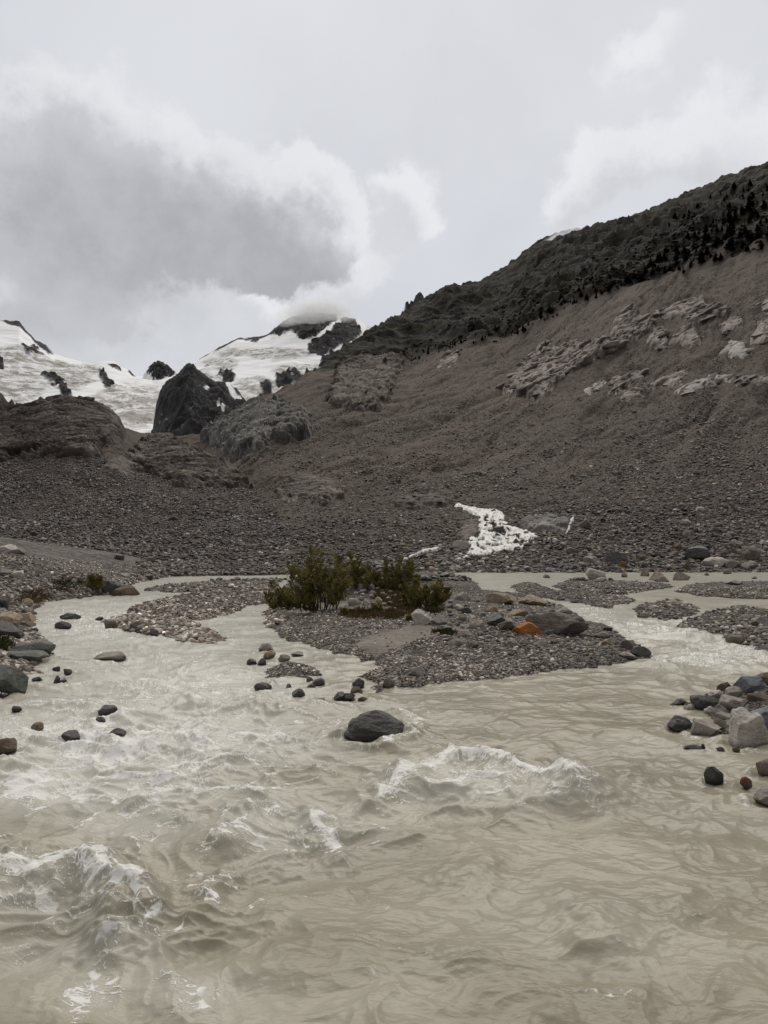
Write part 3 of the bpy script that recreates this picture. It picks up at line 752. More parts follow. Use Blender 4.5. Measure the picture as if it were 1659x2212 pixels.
USED = []
def boulder(x, yb, w, h, tone, shape, label, group=None, cat='boulder', on=None, tilt=0., deep=.28, depth=None, name=None, water=None):
    s_, e_ = se(x, yb)
    if yb > 1240:
        X, Y = on_water(x, yb)
        zg = ground_z(X, Y)
        if zg > .05:                                                    # dry: follow the ground
            p = GROUND.at(x, yb) if on is None else on.at(x, yb)
            X, Y, zb = p
        else: zb = .03; deep = max(deep, .42)
    else:
        X, Y, zb = (GROUND if on is None else on).at(x, yb)
    mpp = Y / F
    wm, hm = w * mpp, h * mpp
    dm = wm * (depth or .8)
    full = hm / (1 - deep); wm *= 1.04
    ang = {'r': .45, 'm': .9, 'a': 1., 'f': 1.}[shape]
    sub = 5 if w > 90 else 4 if w > 22 else 3
    V, Fc = stone_shape(int(x * 7 + yb * 13) % 99991, sub, ang)
    a = rng.uniform(-.3, .3)
    V = V * np.array([wm, dm, full])
    R = np.array([[math.cos(tilt), 0, -math.sin(tilt)], [0, 1, 0], [math.sin(tilt), 0, math.cos(tilt)]])
    V = V @ R.T
    k = wm / (V[:, 0].max() - V[:, 0].min()); V[:, 0] *= k
    V[:, 2] *= full / (V[:, 2].max() - V[:, 2].min())
    me = mesh_from('boulder' if w > 26 else 'stone', V, Fc, smooth=False)
    o = link(name or ('boulder' if w > 26 else 'stone'), me, M_ROCK)
    sh = dm * .32
    o.location = (X * (1 + sh / Y), Y + sh, zb - full * deep + full / 2 + (0 if yb > 1240 else 0))
    c = TONE[tone]; j = rng.uniform(.9, 1.1)
    o.color = (c[0] * j, c[1] * j, c[2] * j, 1)
    tag(o, label, 'boulder' if w > 26 else 'stone', group)
    USED.append((x, yb, w, h))
    return o

B = [
 # centre of the stream
 (809,1597,127,52,'dark','m','large dark wet boulder alone in the middle of the stream'),
 # island, right side
 (1205,1371,134,48,'mid','r','big smooth whale-backed boulder on the island, largest of all'),
 (1142,1370,64,25,'orange','m','bright orange boulder leaning against the big whale-backed one'),
 (1185,1371,24,12,'blue','m','small bluish stone wedged between orange boulder and whale-backed boulder'),
 (1032,1357,38,18,'grey','a','grey block with a flat top left of the orange boulder'),
 (1071,1352,40,25,'dark','a','tall dark square block behind the flat-topped grey block'),
 (1095,1361,40,18,'brown','a','brown wedge-shaped rock touching the orange boulder from the left'),
 (1082,1303,68,23,'tan','a','long tan boulder at the back of the island, left of its twin'),
 (1151,1307,60,21,'tan','a','long tan boulder at the back of the island beside the right channel'),
 (1001,1298,36,20,'grey','a','grey cubic boulder behind the right-hand willow'),
 (1008,1325,24,14,'dark','a','dark stone between the right-hand willow and the tan boulders'),
 (911,1347,44,30,'pale','a','pale pointed boulder with flat sides in front of the right-hand willow'),
 (949,1351,36,21,'grey','a','light-topped grey boulder just right of the pale pointed one'),
 (902,1461,34,20,'grey','r','rounded grey boulder alone on the gravel near the front shore of the island'),
 (608,1331,22,13,'pale','a','pale angular stone at the foot of the leftmost willow'),
 (628,1330,22,12,'pale','m','second pale stone right of the angular one at the leftmost willow'),
 (655,1329,32,8,'grey','f','flat grey slab under the front of the left willows'),
 (766,1272,18,15,'grey','r','round grey stone at the top of the stony mound between the willows'),
 (1217,1327,38,15,'grey','r','smooth grey boulder at the waterline behind the whale-backed boulder'),
 (1176,1439,22,13,'mid','a','angular stone low on the gravel toe below the orange boulder'),
 (1195,1393,20,13,'mid','a','dark-grey stone right below the whale-backed boulder'),
 (1171,1399,28,15,'grey','a','pair-like grey stone below the orange boulder'),
 (1080,1407,22,8,'grey','f','flat grey stone on the sand edge below the orange boulder'),
 (1020,1400,30,14,'mid','r','rounded mid-grey stone where the sand meets the boulder field'),
 (985,1396,32,16,'grey','r','rounded grey stone above the right end of the sand'),
 (1003,1375,34,13,'grey','f','low grey stone between pale pointed boulder and the sand'),
 (960,1364,34,12,'dark','m','dark stone below the light-topped grey boulder'),
 (1382,1417,44,20,'dark','m','dark boulder at the very right tip of the island'),
 (1357,1403,30,20,'mid','a','mid-grey boulder just above the dark tip boulder of the island'),
 (1358,1426,38,14,'grey','f','flat grey rock in front of the dark tip boulder'),
 (1313,1363,22,10,'dark','a','dark stone on the island edge right of the whale-backed boulder'),
 (1300,1378,36,12,'mid','f','flat rock between the whale-backed boulder and the right tip'),
 (1170,1340,24,10,'mid','a','small stone behind the whale-backed boulder'),
 (1120,1330,40,14,'tan','f','flat tan rock in front of the two long tan boulders'),
 (1060,1322,30,12,'tan','m','small tan rock below the left long tan boulder'),
 # stones in the shallows left of the island
 (575,1406,32,14,'grey','r','rounded grey stone standing in the shallows left of the island'),
 (581,1421,28,13,'tan','m','squat tan stone directly below the rounded one in the left shallows'),
 (641,1418,28,7,'grey','f','thin flat stone in the shallows beside the sand tongue'),
 (544,1437,22,11,'dark','r','dark wet stone at the left edge of the shallows'),
 (614,1429,26,11,'mid','m','low stone just above the small gravel spit'),
 (566,1438,18,13,'dark','a','dark stone touching the upper left of the gravel spit'),
 (568,1496,36,17,'dark','r','black rounded boulder below the gravel spit, its top dry'),
 (643,1510,32,17,'dark','m','dark boulder in the cobble line below the gravel spit'),
 (688,1482,28,13,'dark','m','dark cobble in the shallows between spit and island tip'),
 (669,1476,14,10,'dark','r','small round dark cobble right of the gravel spit'),
 (672,1492,18,12,'dark','r','small dark cobble in the middle of the cobble line'),
 (732,1517,30,17,'dark','m','dark cobble near the right end of the cobble line'),
 (754,1517,26,15,'dark','m','rightmost big dark cobble of the cobble line'),
 (687,1525,42,13,'brown','f','brown flat cobble at the front of the cobble line'),
 (774,1484,26,15,'dark','m','dark rock at the front left corner of the island'),
 (840,1487,26,18,'mid','m','mid-grey rock on the front left corner of the island shore'),
 (783,1519,20,10,'brown','r','lone brown cobble just right of the cobble line'),
 (770,1506,26,19,'brown','a','brown block between island corner and cobble line'),
 (623,1495,16,14,'dark','a','dark upright cobble at the left of the cobble line'),
 (626,1543,24,8,'dark','f','low dark rock awash below the cobble line'),
 (603,1542,16,6,'dark','f','tiny rock awash left of another below the cobble line'),
 # rocks awash on the left
 (234,1544,42,15,'dark','r','dark dome-shaped rock awash in the left rapids, uppermost'),
 (216,1564,24,11,'dark','r','small dark rock below the uppermost dome in the left rapids'),
 (152,1607,44,21,'dark','r','dark reddish dome breaking the white water of the left rapids'),
 (249,1604,46,24,'dark','m','dark rock with water sliding over it in the left rapids'),
 (2,1638,84,36,'brown','f','broad flat brown rock cut by the left edge of the photo'),
 (29,1607,24,12,'rusty','m','rusty stone perched behind the flat brown rock'),
 (36,1538,22,9,'dark','r','small dark rock awash near the left edge'),
 (80,1577,26,12,'tan','r','beige half-drowned rock near the left edge'),
 (238,1428,70,15,'grey','r','smooth grey boulder half drowned in the left channel'),
 (151,1340,40,14,'dark','m','dark wet boulder in the left channel, farther of two'),
 (137,1358,34,14,'dark','r','dark wet boulder in the left channel, nearer of two'),
 (214,1341,16,7,'dark','f','small flat rock in the left channel by the gravel bar'),
 (80,1472,22,7,'dark','f','flat dark rock off the left bank'),
 (146,1457,18,9,'dark','m','dark rock in the left channel above a cluster of small ones'),
 (122,1450,16,7,'dark','f','tiny rock beside the cluster off the left bank'),
 (137,1478,18,8,'dark','m','lower right rock of the small cluster off the left bank'),
 (122,1476,15,12,'dark','a','upright dark rock of the small cluster off the left bank'),
 # gravel bar stones
 (242,1359,30,17,'mid','m','grey rock at the upstream left point of the lower gravel bar'),
 (291,1359,20,17,'mid','a','upright rock on the lower gravel bar'),
 (333,1374,20,12,'dark','m','dark rock on the near edge of the lower gravel bar'),
 # left bank
 (240,1281,44,27,'dark','a','dark leaning slab beside the lone left willow'),
 (272,1287,58,20,'brown','m','brown-grey boulder at the water beside the dark leaning slab'),
 (18,1351,56,28,'tan','r','tan rounded boulder on the left bank'),
 (20,1378,68,36,'dark','a','dark pointed boulder below the tan one on the left bank'),
 (56,1343,40,20,'tan','f','flat tan rock right of the tan rounded boulder'),
 (55,1355,44,10,'brown','f','thin brown slab under the flat tan rock'),
 (68,1413,90,23,'green','f','long greenish slab reaching into the water from the left bank'),
 (56,1428,82,19,'green','f','second greenish slab right under the longer one'),
 (8,1499,100,56,'green','m','huge smooth grey-green boulder at the left edge'),
 (84,1399,34,17,'grey','m','grey boulder above the long greenish slab'),
 (37,1251,36,18,'pale','m','pale boulder on the left bank terrace'),
 (8,1243,40,17,'grey','f','flat grey rock left of the pale terrace boulder'),
 (12,1195,46,20,'pale','m','pale tan boulder highest on the left bank'),
 (41,1196,28,14,'grey','m','grey boulder right of the highest pale one on the left bank'),
 (6,1313,28,26,'dark','m','dark boulder on the left bank edge of the photo under the grass'),
 (318,1249,26,7,'dark','f','flat dark stone by the thin far channel'),
 (258,1209,22,12,'dark','m','dark stone at the foot of the left hill'),
 (327,1217,24,13,'mid','f','flat-topped stone at the foot of the left hill'),
 (422,1173,26,13,'grey','a','square grey boulder alone in the scree above the far channel'),
 # right foot of the slope
 (1504,1211,52,32,'dark','m','big dark boulder on the right slope foot with a pale top edge'),
 (1621,1211,42,33,'mid','r','tall rounded grey boulder at the right edge of the slope foot'),
 (1545,1224,54,21,'pale','r','pale rounded boulder between dark and tall ones on the right'),
 (1330,1219,56,27,'dark','a','dark blue-grey wedge at the slope foot in the middle right'),
 (1287,1253,42,25,'grey','m','light grey blunt boulder by the water right of centre'),
 (1419,1254,34,20,'tan','m','tan mottled boulder by the far right channel'),
 (1277,1217,34,17,'grey','m','grey boulder left of the dark blue-grey wedge'),
 (1299,1257,26,10,'white','f','white flat stone touching the light grey blunt boulder'),
 (1345,1229,18,17,'rusty','m','rusty small boulder under the dark blue-grey wedge'),
 (1585,1263,38,10,'grey','f','flat grey rock on the far right gravel'),
 (1237,1197,30,15,'mid','m','mid-grey boulder up the slope right of the cascade'),
 (1484,1233,15,24,'brown','a','upright brown stone under the big dark boulder'),
 (1471,1254,34,18,'grey','a','pointed grey boulder right of the tan mottled one'),
 (1394,1245,20,18,'mid','a','mid-grey stone left of the tan mottled boulder'),
 (1621,1229,38,17,'grey','m','grey boulder under the tall rounded one'),
 (1583,1227,34,19,'mid','a','dark-faced boulder right of the pale rounded boulder'),
 (1513,1105,22,11,'white','m','white stone high on the right scree'),
 (1480,1135,24,14,'grey','m','grey boulder on the right scree, right of two'),
 (1456,1135,20,17,'mid','a','brownish-grey boulder on the right scree, left of two'),
 (1264,1141,28,19,'mid','m','grey boulder right of the broad outcrop by the cascade'),
 (1076,1153,28,18,'dark','r','black wet boulder splitting the cascade in its middle'),
 (1064,1136,12,11,'dark','r','small black stone in the upper cascade'),
 (1076,1161,13,10,'dark','r','small black stone under the wet boulder in the cascade'),
 (995,1187,38,20,'grey','r','rounded grey boulder at the left foot of the cascade'),
 (1114,1177,16,14,'brown','m','brown stone in the right arm of the cascade'),
 (1430,1257,36,12,'mid','f','low rock under the tan mottled boulder'),
 # right bars
 (1590,1394,40,19,'mid','r','rounded boulder at the near edge of the right gravel bar'),
 (1645,1353,52,20,'grey','f','grey slab at the right end of the right gravel bar'),
 (1650,1412,42,15,'dark','f','flat dark rock cut by the photo edge below the right gravel bar'),
 (1640,1320,40,8,'tan','f','flat tan rock in the far right shallows'),
 (1232,1338,28,11,'mid','f','wave-washed rock in the right channel'),
 (1390,1335,24,10,'mid','f','rock awash between the right channel and the islet'),
 # right near bank
 (1470,1581,50,28,'dark','m','black craggy boulder in the water at the right bank'),
 (1523,1591,64,30,'grey','a','grey peaked boulder beside the black craggy one'),
 (1611,1613,80,72,'pale','m','largest pale brownish boulder on the right bank'),
 (1665,1590,80,62,'blue','m','blue-grey boulder behind the largest pale one'),
 (1586,1534,64,30,'pale','f','pale table-like boulder on the right bank'),
 (1524,1536,62,33,'dark','a','dark boulder left of the pale table-like one'),
 (1620,1494,64,32,'blue','f','bluish tilted slab on top of the right bank'),
 (1562,1498,32,21,'brown','a','brown block left of the bluish slab'),
 (1585,1507,38,22,'grey','m','grey block under the bluish slab'),
 (1548,1508,34,16,'pale','r','pale rounded stone above the dark boulder on the right bank'),
 (1465,1528,32,14,'dark','f','black low stone farthest out on the right bank point'),
 (1492,1538,28,13,'pale','a','pale flat stone between black low stone and dark boulder'),
 (1532,1542,22,15,'white','r','small white stone below the dark boulder'),
 (1561,1556,44,16,'grey','a','grey block below the pale table-like boulder'),
 (1557,1577,32,23,'mid','m','brownish stone left of the largest pale boulder'),
 (1560,1543,34,12,'grey','f','thin grey slab under the pale table-like boulder'),
 (1598,1553,34,14,'pale','f','pale flat rock behind the largest pale boulder'),
 (1655,1482,56,28,'brown','m','dark brown rock behind the bluish slab at the photo edge'),
 (1640,1515,50,16,'brown','f','brown ledge right of the bluish slab'),
 (1541,1691,40,29,'dark','a','black square rock in the water near the right edge'),
 (1612,1701,26,16,'rusty','m','rusty wet stone right of the black square rock'),
 (1662,1677,62,29,'mid','a','striped grey rock at the right edge above the rusty stone'),
 (1668,1745,84,30,'grey','f','pale grey pointed rock at the right edge, nearest of all'),
 (1496,1622,34,6,'dark','f','thin dark rock awash off the right bank'),
 (1519,1618,10,7,'dark','a','tiny dark stone beside the thin rock awash'),
 (1557,1628,17,9,'brown','m','small brown stone awash, left of two off the pale boulder'),
 (1590,1628,16,8,'brown','a','small brown stone awash, right of two off the pale boulder'),
]
for b in B: boulder(*b)
NHAND = len(B)

# smaller stones one can count, one object each
FILL = [
 # (zone words, outline, count, width range)
 ('on the stony mound between the willows', [(735,1322),(745,1290),(770,1270),(800,1258),(830,1262),(860,1290),(885,1318),(830,1326)], 44, (10, 22), 'r', ('grey', 'pale', 'grey', 'pale', 'mid')),
 ('in the boulder field on the right half of the island', [(900,1345),(960,1300),(1040,1300),(1150,1315),(1230,1335),(1290,1365),(1330,1395),(1200,1400),(1040,1412),(960,1385)], 62, (10, 28), 'a', ('grey', 'grey', 'mid', 'tan', 'pale', 'dark')),
 ('on the right foot of the slope above the far channel', [(1180,1250),(1230,1190),(1400,1150),(1659,1110),(1659,1250),(1400,1258)], 50, (10, 26), 'a', ('mid', 'grey', 'dark', 'mid', 'brown')),
 ('along the stony left bank', [(0,1490),(0,1290),(60,1290),(80,1320),(70,1345),(90,1390),(70,1440),(40,1470)], 24, (10, 26), 'm', ('grey', 'mid', 'tan', 'dark')),
 ('on the left terrace above the bank', [(0,1285),(0,1190),(120,1180),(260,1225),(280,1255),(180,1285),(90,1295)], 18, (9, 20), 'm', ('grey', 'mid', 'pale')),
 ('in the dark scree of the left hillside', [(0,1180),(0,1040),(250,1040),(480,1080),(640,1200),(560,1225),(200,1210)], 32, (8, 20), 'a', ('mid', 'grey', 'dark', 'brown')),
 ('on the open scree of the right slope', [(1000,1090),(1000,950),(1350,880),(1659,860),(1659,1110),(1200,1110)], 22, (7, 15), 'a', ('mid', 'grey', 'dark', 'pale')),
 ('splitting the white water of the cascade', [(1015,1160),(1050,1120),(1085,1115),(1150,1160),(1100,1185),(1020,1196)], 18, (7, 15), 'm', ('dark', 'dark', 'brown')),
 ('in the scree behind the island thicket', [(480,1230),(640,1110),(840,1110),(970,1180),(900,1235)], 24, (8, 18), 'a', ('mid', 'grey', 'dark')),
]
for zone, poly, n, (w0, w1), shp, tones in FILL:
    P = np.array(poly, float); k = 0; tries = 0
    while k < n and tries < 4000:
        tries += 1
        x = rng.uniform(P[:, 0].min(), P[:, 0].max()); y = rng.uniform(P[:, 1].min(), P[:, 1].max())
        if poly_sd(np.array([x]), np.array([y]), poly)[0] < 0: continue
        w_ = w0 * (w1 / w0) ** (rng.random() ** 1.8); h_ = w_ * rng.uniform(.42, .72)
        if any(abs(x - u[0]) < (w_ + u[2]) * .42 and abs(y - u[1]) < (h_ + u[3]) * .42 for u in USED): continue
        tn = tones[rng.integers(len(tones))]
        word = dict(grey='grey', pale='pale', mid='brownish-grey', tan='tan', dark='dark', brown='brown')[tn]
        sz = 'small' if w_ < (w0 + w1) * .45 else 'middling'
        boulder(x, y, w_, h_, tn, shp, f'{sz} {word} stone {zone}', f'{sz} {word} stones {zone}', on=(HILL if (('left terrace' in zone and y < 1236) or 'left hillside' in zone) else None))
        k += 1
print('boulders', len(USED), round(time.time() - T0, 1))

# uncountable gravel, cobbles and scree
PROTO = [stone_shape(900 + i, 1 if i < 12 else 2, .95 if i % 3 else .5) for i in range(24)]
def scatter(name, sheet, poly, n, lo, hi, power, tones, flat=.6, minpx=0., ok=None, coarse=1.):
    """lo..hi in metres"""
    P = np.array(poly, float)
    x = rng.uniform(P[:, 0].min(), P[:, 0].max(), n * 2); y = rng.uniform(P[:, 1].min(), P[:, 1].max(), n * 2)
    k = poly_sd(x, y, poly) > 0; x, y = x[k][:n], y[k][:n]
    if len(x) == 0: return None
    s_, _ = se(x, y); fc = np.interp(s_, sheet.s, np.arange(len(sheet.s)))
    ci = np.clip(np.round(fc).astype(int), 0, len(sheet.s) - 1); fr = np.empty(len(x))
    for c in np.unique(ci):
        m = ci == c; col = sheet.ym[:, c]
        fr[m] = np.interp(-y[m], -col, np.arange(len(col)))
    Q = bil(sheet.P, fr, fc)
    if ok is not None:
        m = ok(Q, x, y); Q = Q[m]; x = x[m]; y = y[m]
    n = len(Q)
    size = lo * (hi / lo) ** (rng.random(n) ** power)
    size = np.maximum(size, minpx * Q[:, 1] / F)
    size = size * np.exp(.55 * fbm(Q[:, 0] / 9, Q[:, 1] / 9, 3, 451) * (size > lo * 1.2))
    size = np.maximum(size, minpx * Q[:, 1] / F)
    patch_ = np.clip(1 + .75 * fbm(Q[:, 0] / 14, Q[:, 1] / 18, 4, 455), .5, 1.5)[:, None]
    cols = patch_ * np.array([TONE[t] for t in tones])[rng.integers(len(tones), size=n)] * np.clip(np.exp(rng.normal(-.06, .48, n)), .3, 2.2)[:, None] * coarse
    Vs, Fs, Cs, off = [], [], [], 0
    which = np.where(size * F / Q[:, 1] > 6.5, rng.integers(12, 24, n), rng.integers(0, 12, n))
    for p in range(24):
        m = np.nonzero(which == p)[0]
        if len(m) == 0: continue
        V, Fc = PROTO[p]
        a = rng.random(len(m)) * 6.28; tl = rng.normal(0, .3, len(m))
        sx = size[m] * rng.uniform(.85, 1.3, len(m)); sy = size[m] * rng.uniform(.7, 1., len(m)); sz = size[m] * rng.uniform(flat * .7, flat * 1.35, len(m))
        v = V[None] * np.stack([sx, sy, sz], 1)[:, None, :]
        vx = v[..., 0] * np.cos(tl)[:, None] - v[..., 2] * np.sin(tl)[:, None]; vz = v[..., 0] * np.sin(tl)[:, None] + v[..., 2] * np.cos(tl)[:, None]
        wx = vx * np.cos(a)[:, None] - v[..., 1] * np.sin(a)[:, None]; wy = vx * np.sin(a)[:, None] + v[..., 1] * np.cos(a)[:, None]
        W = np.stack([wx, wy, vz], -1) + Q[m][:, None, :] + np.array([0, 0, 1.]) * (sz * .18)[:, None, None]
        Vs.append(W.reshape(-1, 3)); Fs.append((Fc[None] + (np.arange(len(m)) * len(V))[:, None, None] + off).reshape(-1, 3)); off += len(m) * len(V)
        Cs.append(np.repeat(np.concatenate([cols[m], np.ones((len(m), 1))], 1), len(V), 0))
    me = mesh_from(name, np.concatenate(Vs), np.concatenate(Fs), smooth=False, cols=np.concatenate(Cs))
    return tag(link(name, me, M_STONES), kind='stuff')

CAS = [(990,1090),(1012,1097),(1050,1102),(1086,1106),(1082,1124),(1102,1138),(1132,1146),(1162,1158),(1152,1172),(1112,1186),(1070,1192),(1042,1199),(1006,1206),(1014,1186),(1008,1165),(1034,1150),(1033,1130),(1040,1117),(1018,1106)]
GT = ('grey', 'mid', 'mid', 'dark', 'mid', 'grey', 'pale', 'brown')
STN = ('mid', 'brown', 'dark', 'mid', 'brown', 'grey', 'dark', 'mid', 'pale')
dry = lambda Q, x, y: (Q[:, 2] > -.05)
notsand = lambda Q, x, y: (Q[:, 2] > -.05) & ((poly_sd(Q[:, 0], Q[:, 1], sandp) < .1) | (rng.random(len(Q)) < .03)) & ((poly_sd(Q[:, 0], Q[:, 1], sandq) < .1) | (rng.random(len(Q)) < .35))
def clear(x, y):
    """keep loose stones off the faces of the boulders"""
    k = np.ones(len(x), bool)
    for (bx, by, bw, bh) in USED:
        if bw > 12: k &= ~((np.abs(x - bx) < bw * .48) & (y < by + 1) & (y > by - bh * .8))
    return k
dryc = lambda Q, x, y: (Q[:, 2] > -.05) & clear(x, y)
nsc = lambda Q, x, y: notsand(Q, x, y) & clear(x, y) & (fbm(Q[:, 0] / 1.5, Q[:, 1] / 1.5, 3, 431) + rng.random(len(Q)) * .8 > .12)
ISL = [(540,1500),(540,1240),(1030,1240),(1060,1270),(1300,1330),(1420,1400),(1400,1430),(1100,1475),(850,1500)]
scatter('gravel', GROUND, ISL, 60000, .025, .085, 2.2, GT, ok=nsc, minpx=1.7, coarse=1.22)
scatter('gravel', GROUND, [(850,1500),(790,1450),(1000,1425),(1200,1380),(1420,1395),(1400,1430),(1100,1475)], 7000, .04, .11, 1.6, GT, ok=nsc, minpx=2.5, coarse=1.15)
scatter('cobbles', GROUND, [(210,1400),(210,1250),(620,1240),(620,1340),(500,1400)], 30000, .05, .24, 3.0, GT, ok=dryc, minpx=1.9, coarse=1.2)
scatter('cobbles', GROUND, [(-150,1510),(-150,1180),(420,1236),(310,1290),(110,1310),(120,1420),(60,1500)], 34000, .05, .22, 3.0, GT, ok=dryc, minpx=1.9, coarse=1.15)
scatter('cobbles', GROUND, [(1080,1250),(1850,1250),(1850,1420),(1500,1400),(1350,1345),(1090,1290)], 32000, .05, .2, 3.0, GT, ok=dryc, minpx=1.9, coarse=1.15)
scatter('gravel', GROUND, [(1440,1530),(1640,1450),(1900,1440),(1900,1660),(1600,1620)], 14000, .02, .07, 2.2, GT, ok=dryc, minpx=1.9, coarse=.85)
def thin(Q, x, y):
    """coarse debris at the foot, thinning upslope in streaks along the fall line"""
    f_ = Q[:, 0] * .87 - Q[:, 1] * .47
    st_ = fbm(f_ / 14, Q[:, 1] / 150, 3, 405) + .6 * fbm(Q[:, 0] / 25, Q[:, 1] / 25, 3, 408)
    lim = np.interp(x, [300, 700, 1000, 1350, 1659], [1000, 1000, 1010, 960, 830])
    pr = sstep(-130, 170, y - lim + st_ * 150) * .82 + .18
    return (rng.random(len(x)) < pr) & ((poly_sd(x, y, CAS) < 0) | (rng.random(len(x)) < .25)) & clear(x, y)
scatter('scree', GROUND, [(280,1245),(470,930),(700,880),(900,790),(1300,660),(1850,480),(1850,1255),(280,1255)], 150000, .12, .55, 3.2, STN, ok=thin, minpx=1.75, coarse=.70)
def streaks(Q, x, y):
    f_ = Q[:, 0] * .87 - Q[:, 1] * .47
    q = 1.3 * fbm(f_ / 6.5, Q[:, 1] / 160, 2, 481) + .5 * fbm(Q[:, 0] / 35, Q[:, 1] / 45, 3, 484)
    return (rng.random(len(x)) < sstep(-.05, .6, q + .3 * sstep(720, 1000, y)) * .95 + .04) & clear(x, y)
scatter('scree', GROUND, [(480,985),(560,900),(700,900),(900,800),(1300,665),(1850,485),(1850,1010),(1300,1050),(900,1070)], 75000, .22, .85, 3.0, STN + ('grey',), ok=streaks, minpx=1.5, coarse=.72)
scatter('scree', GROUND, [(900,1215),(1180,1100),(1400,1040),(1850,880),(1850,1255),(900,1255)], 3500, .3, .8, 2.2, STN, ok=lambda Q, x, y: ((poly_sd(x, y, CAS) < 0) | (rng.random(len(x)) < .25)) & clear(x, y), coarse=.85)
scatter('scree', HILL, [(-150,1250),(-150,990),(100,980),(280,990),(560,1045),(700,1225),(640,1240)], 100000, .10, .5, 3.2, STN, ok=lambda Q, x, y: clear(x, y), minpx=1.75, coarse=.62)
DW = [scatter('shrubs', GROUND, poly, n, 1.0, 3.2, 2., ('leafy',), flat=.5, minpx=2., ok=lambda Q, x, y: fbm(Q[:, 0] / 22, Q[:, 1] / 40, 4, 441) + rng.random(len(Q)) * .35 > .12) for poly, n in (
 ([(760,795),(900,745),(1100,650),(1340,560),(1520,440),(1750,360),(1750,520),(1560,560),(1300,635),(1090,735),(900,785)], 9000), ([(860,720),(1100,600),(1350,500),(1500,430),(1500,520),(1200,660),(900,780)], 1600))]
M_DWARF = m_plain('dwarf_pine', (.010, .010, .006), (.026, .025, .012), .25)
for o in DW: o.data.materials[0] = M_DWARF
print('scree', round(time.time() - T0, 1))

# ------------------------------------------------------------------ the stream
WS = np.concatenate([np.linspace(-1.1, -.58, 90, endpoint=False), np.linspace(-.58, .58, 1280), np.linspace(.58, 1.1, 91)[1:]])
We = np.concatenate([np.linspace(H / 1.6, .72, 20, endpoint=False), np.linspace(.72, H / 74., 1000)])
Wy = H / We
WX = WS[None] * Wy[:, None]; WY = np.broadcast_to(Wy[:, None], WX.shape).copy()
wpx, wpy = to_px(WX, WY, 0 * WX)
def blob(cx, cy, rx, ry): return np.exp(-((wpx - cx) / rx) ** 2 - ((wpy - cy) / ry) ** 2)
rough = .42 + .75 * blob(250, 1620, 420, 130) + .7 * blob(60, 1960, 330, 120) + .75 * blob(1080, 1690, 260, 75) + .55 * blob(1480, 1390, 170, 50) + .4 * blob(200, 2130, 420, 120) + .45 * blob(620, 1790, 260, 110) + .3 * blob(640, 1530, 200, 50) + .3 * blob(250, 1330, 200, 60) \
    - .28 * blob(1130, 1530, 330, 55) - .15 * blob(1450, 1850, 250, 120) - .2 * blob(950, 1960, 180, 90)
rough = np.clip(rough, .1, 1.3)
wx = WX + fbm(WX / 1.6, WY / 1.6, 3, 501) * .55; wy = WY + fbm(WX / 1.6, WY / 1.6, 3, 506) * .55
r1 = ridged(wx / 2.3, wy / 1.6, 2, 511); r2 = ridged(wx / .8, wy / .55, 2, 515); n3 = fbm(wx / .28, wy / .24, 3, 519)
zw = fbm(WX / 4.5, WY / 3.0, 3, 523) * .16 * rough + (r1 - .45) * .20 * rough + fbm(WX / 1.7, WY / 1.1, 2, 529) * .09 * (.3 + rough) + (r2 - .45) * .085 * rough * (.45 + .55 * sstep(950, 350, wpx))+ (r2 - .45) * .02 + n3 * .015 * (.5 + rough)
foam = np.zeros(WX.shape)
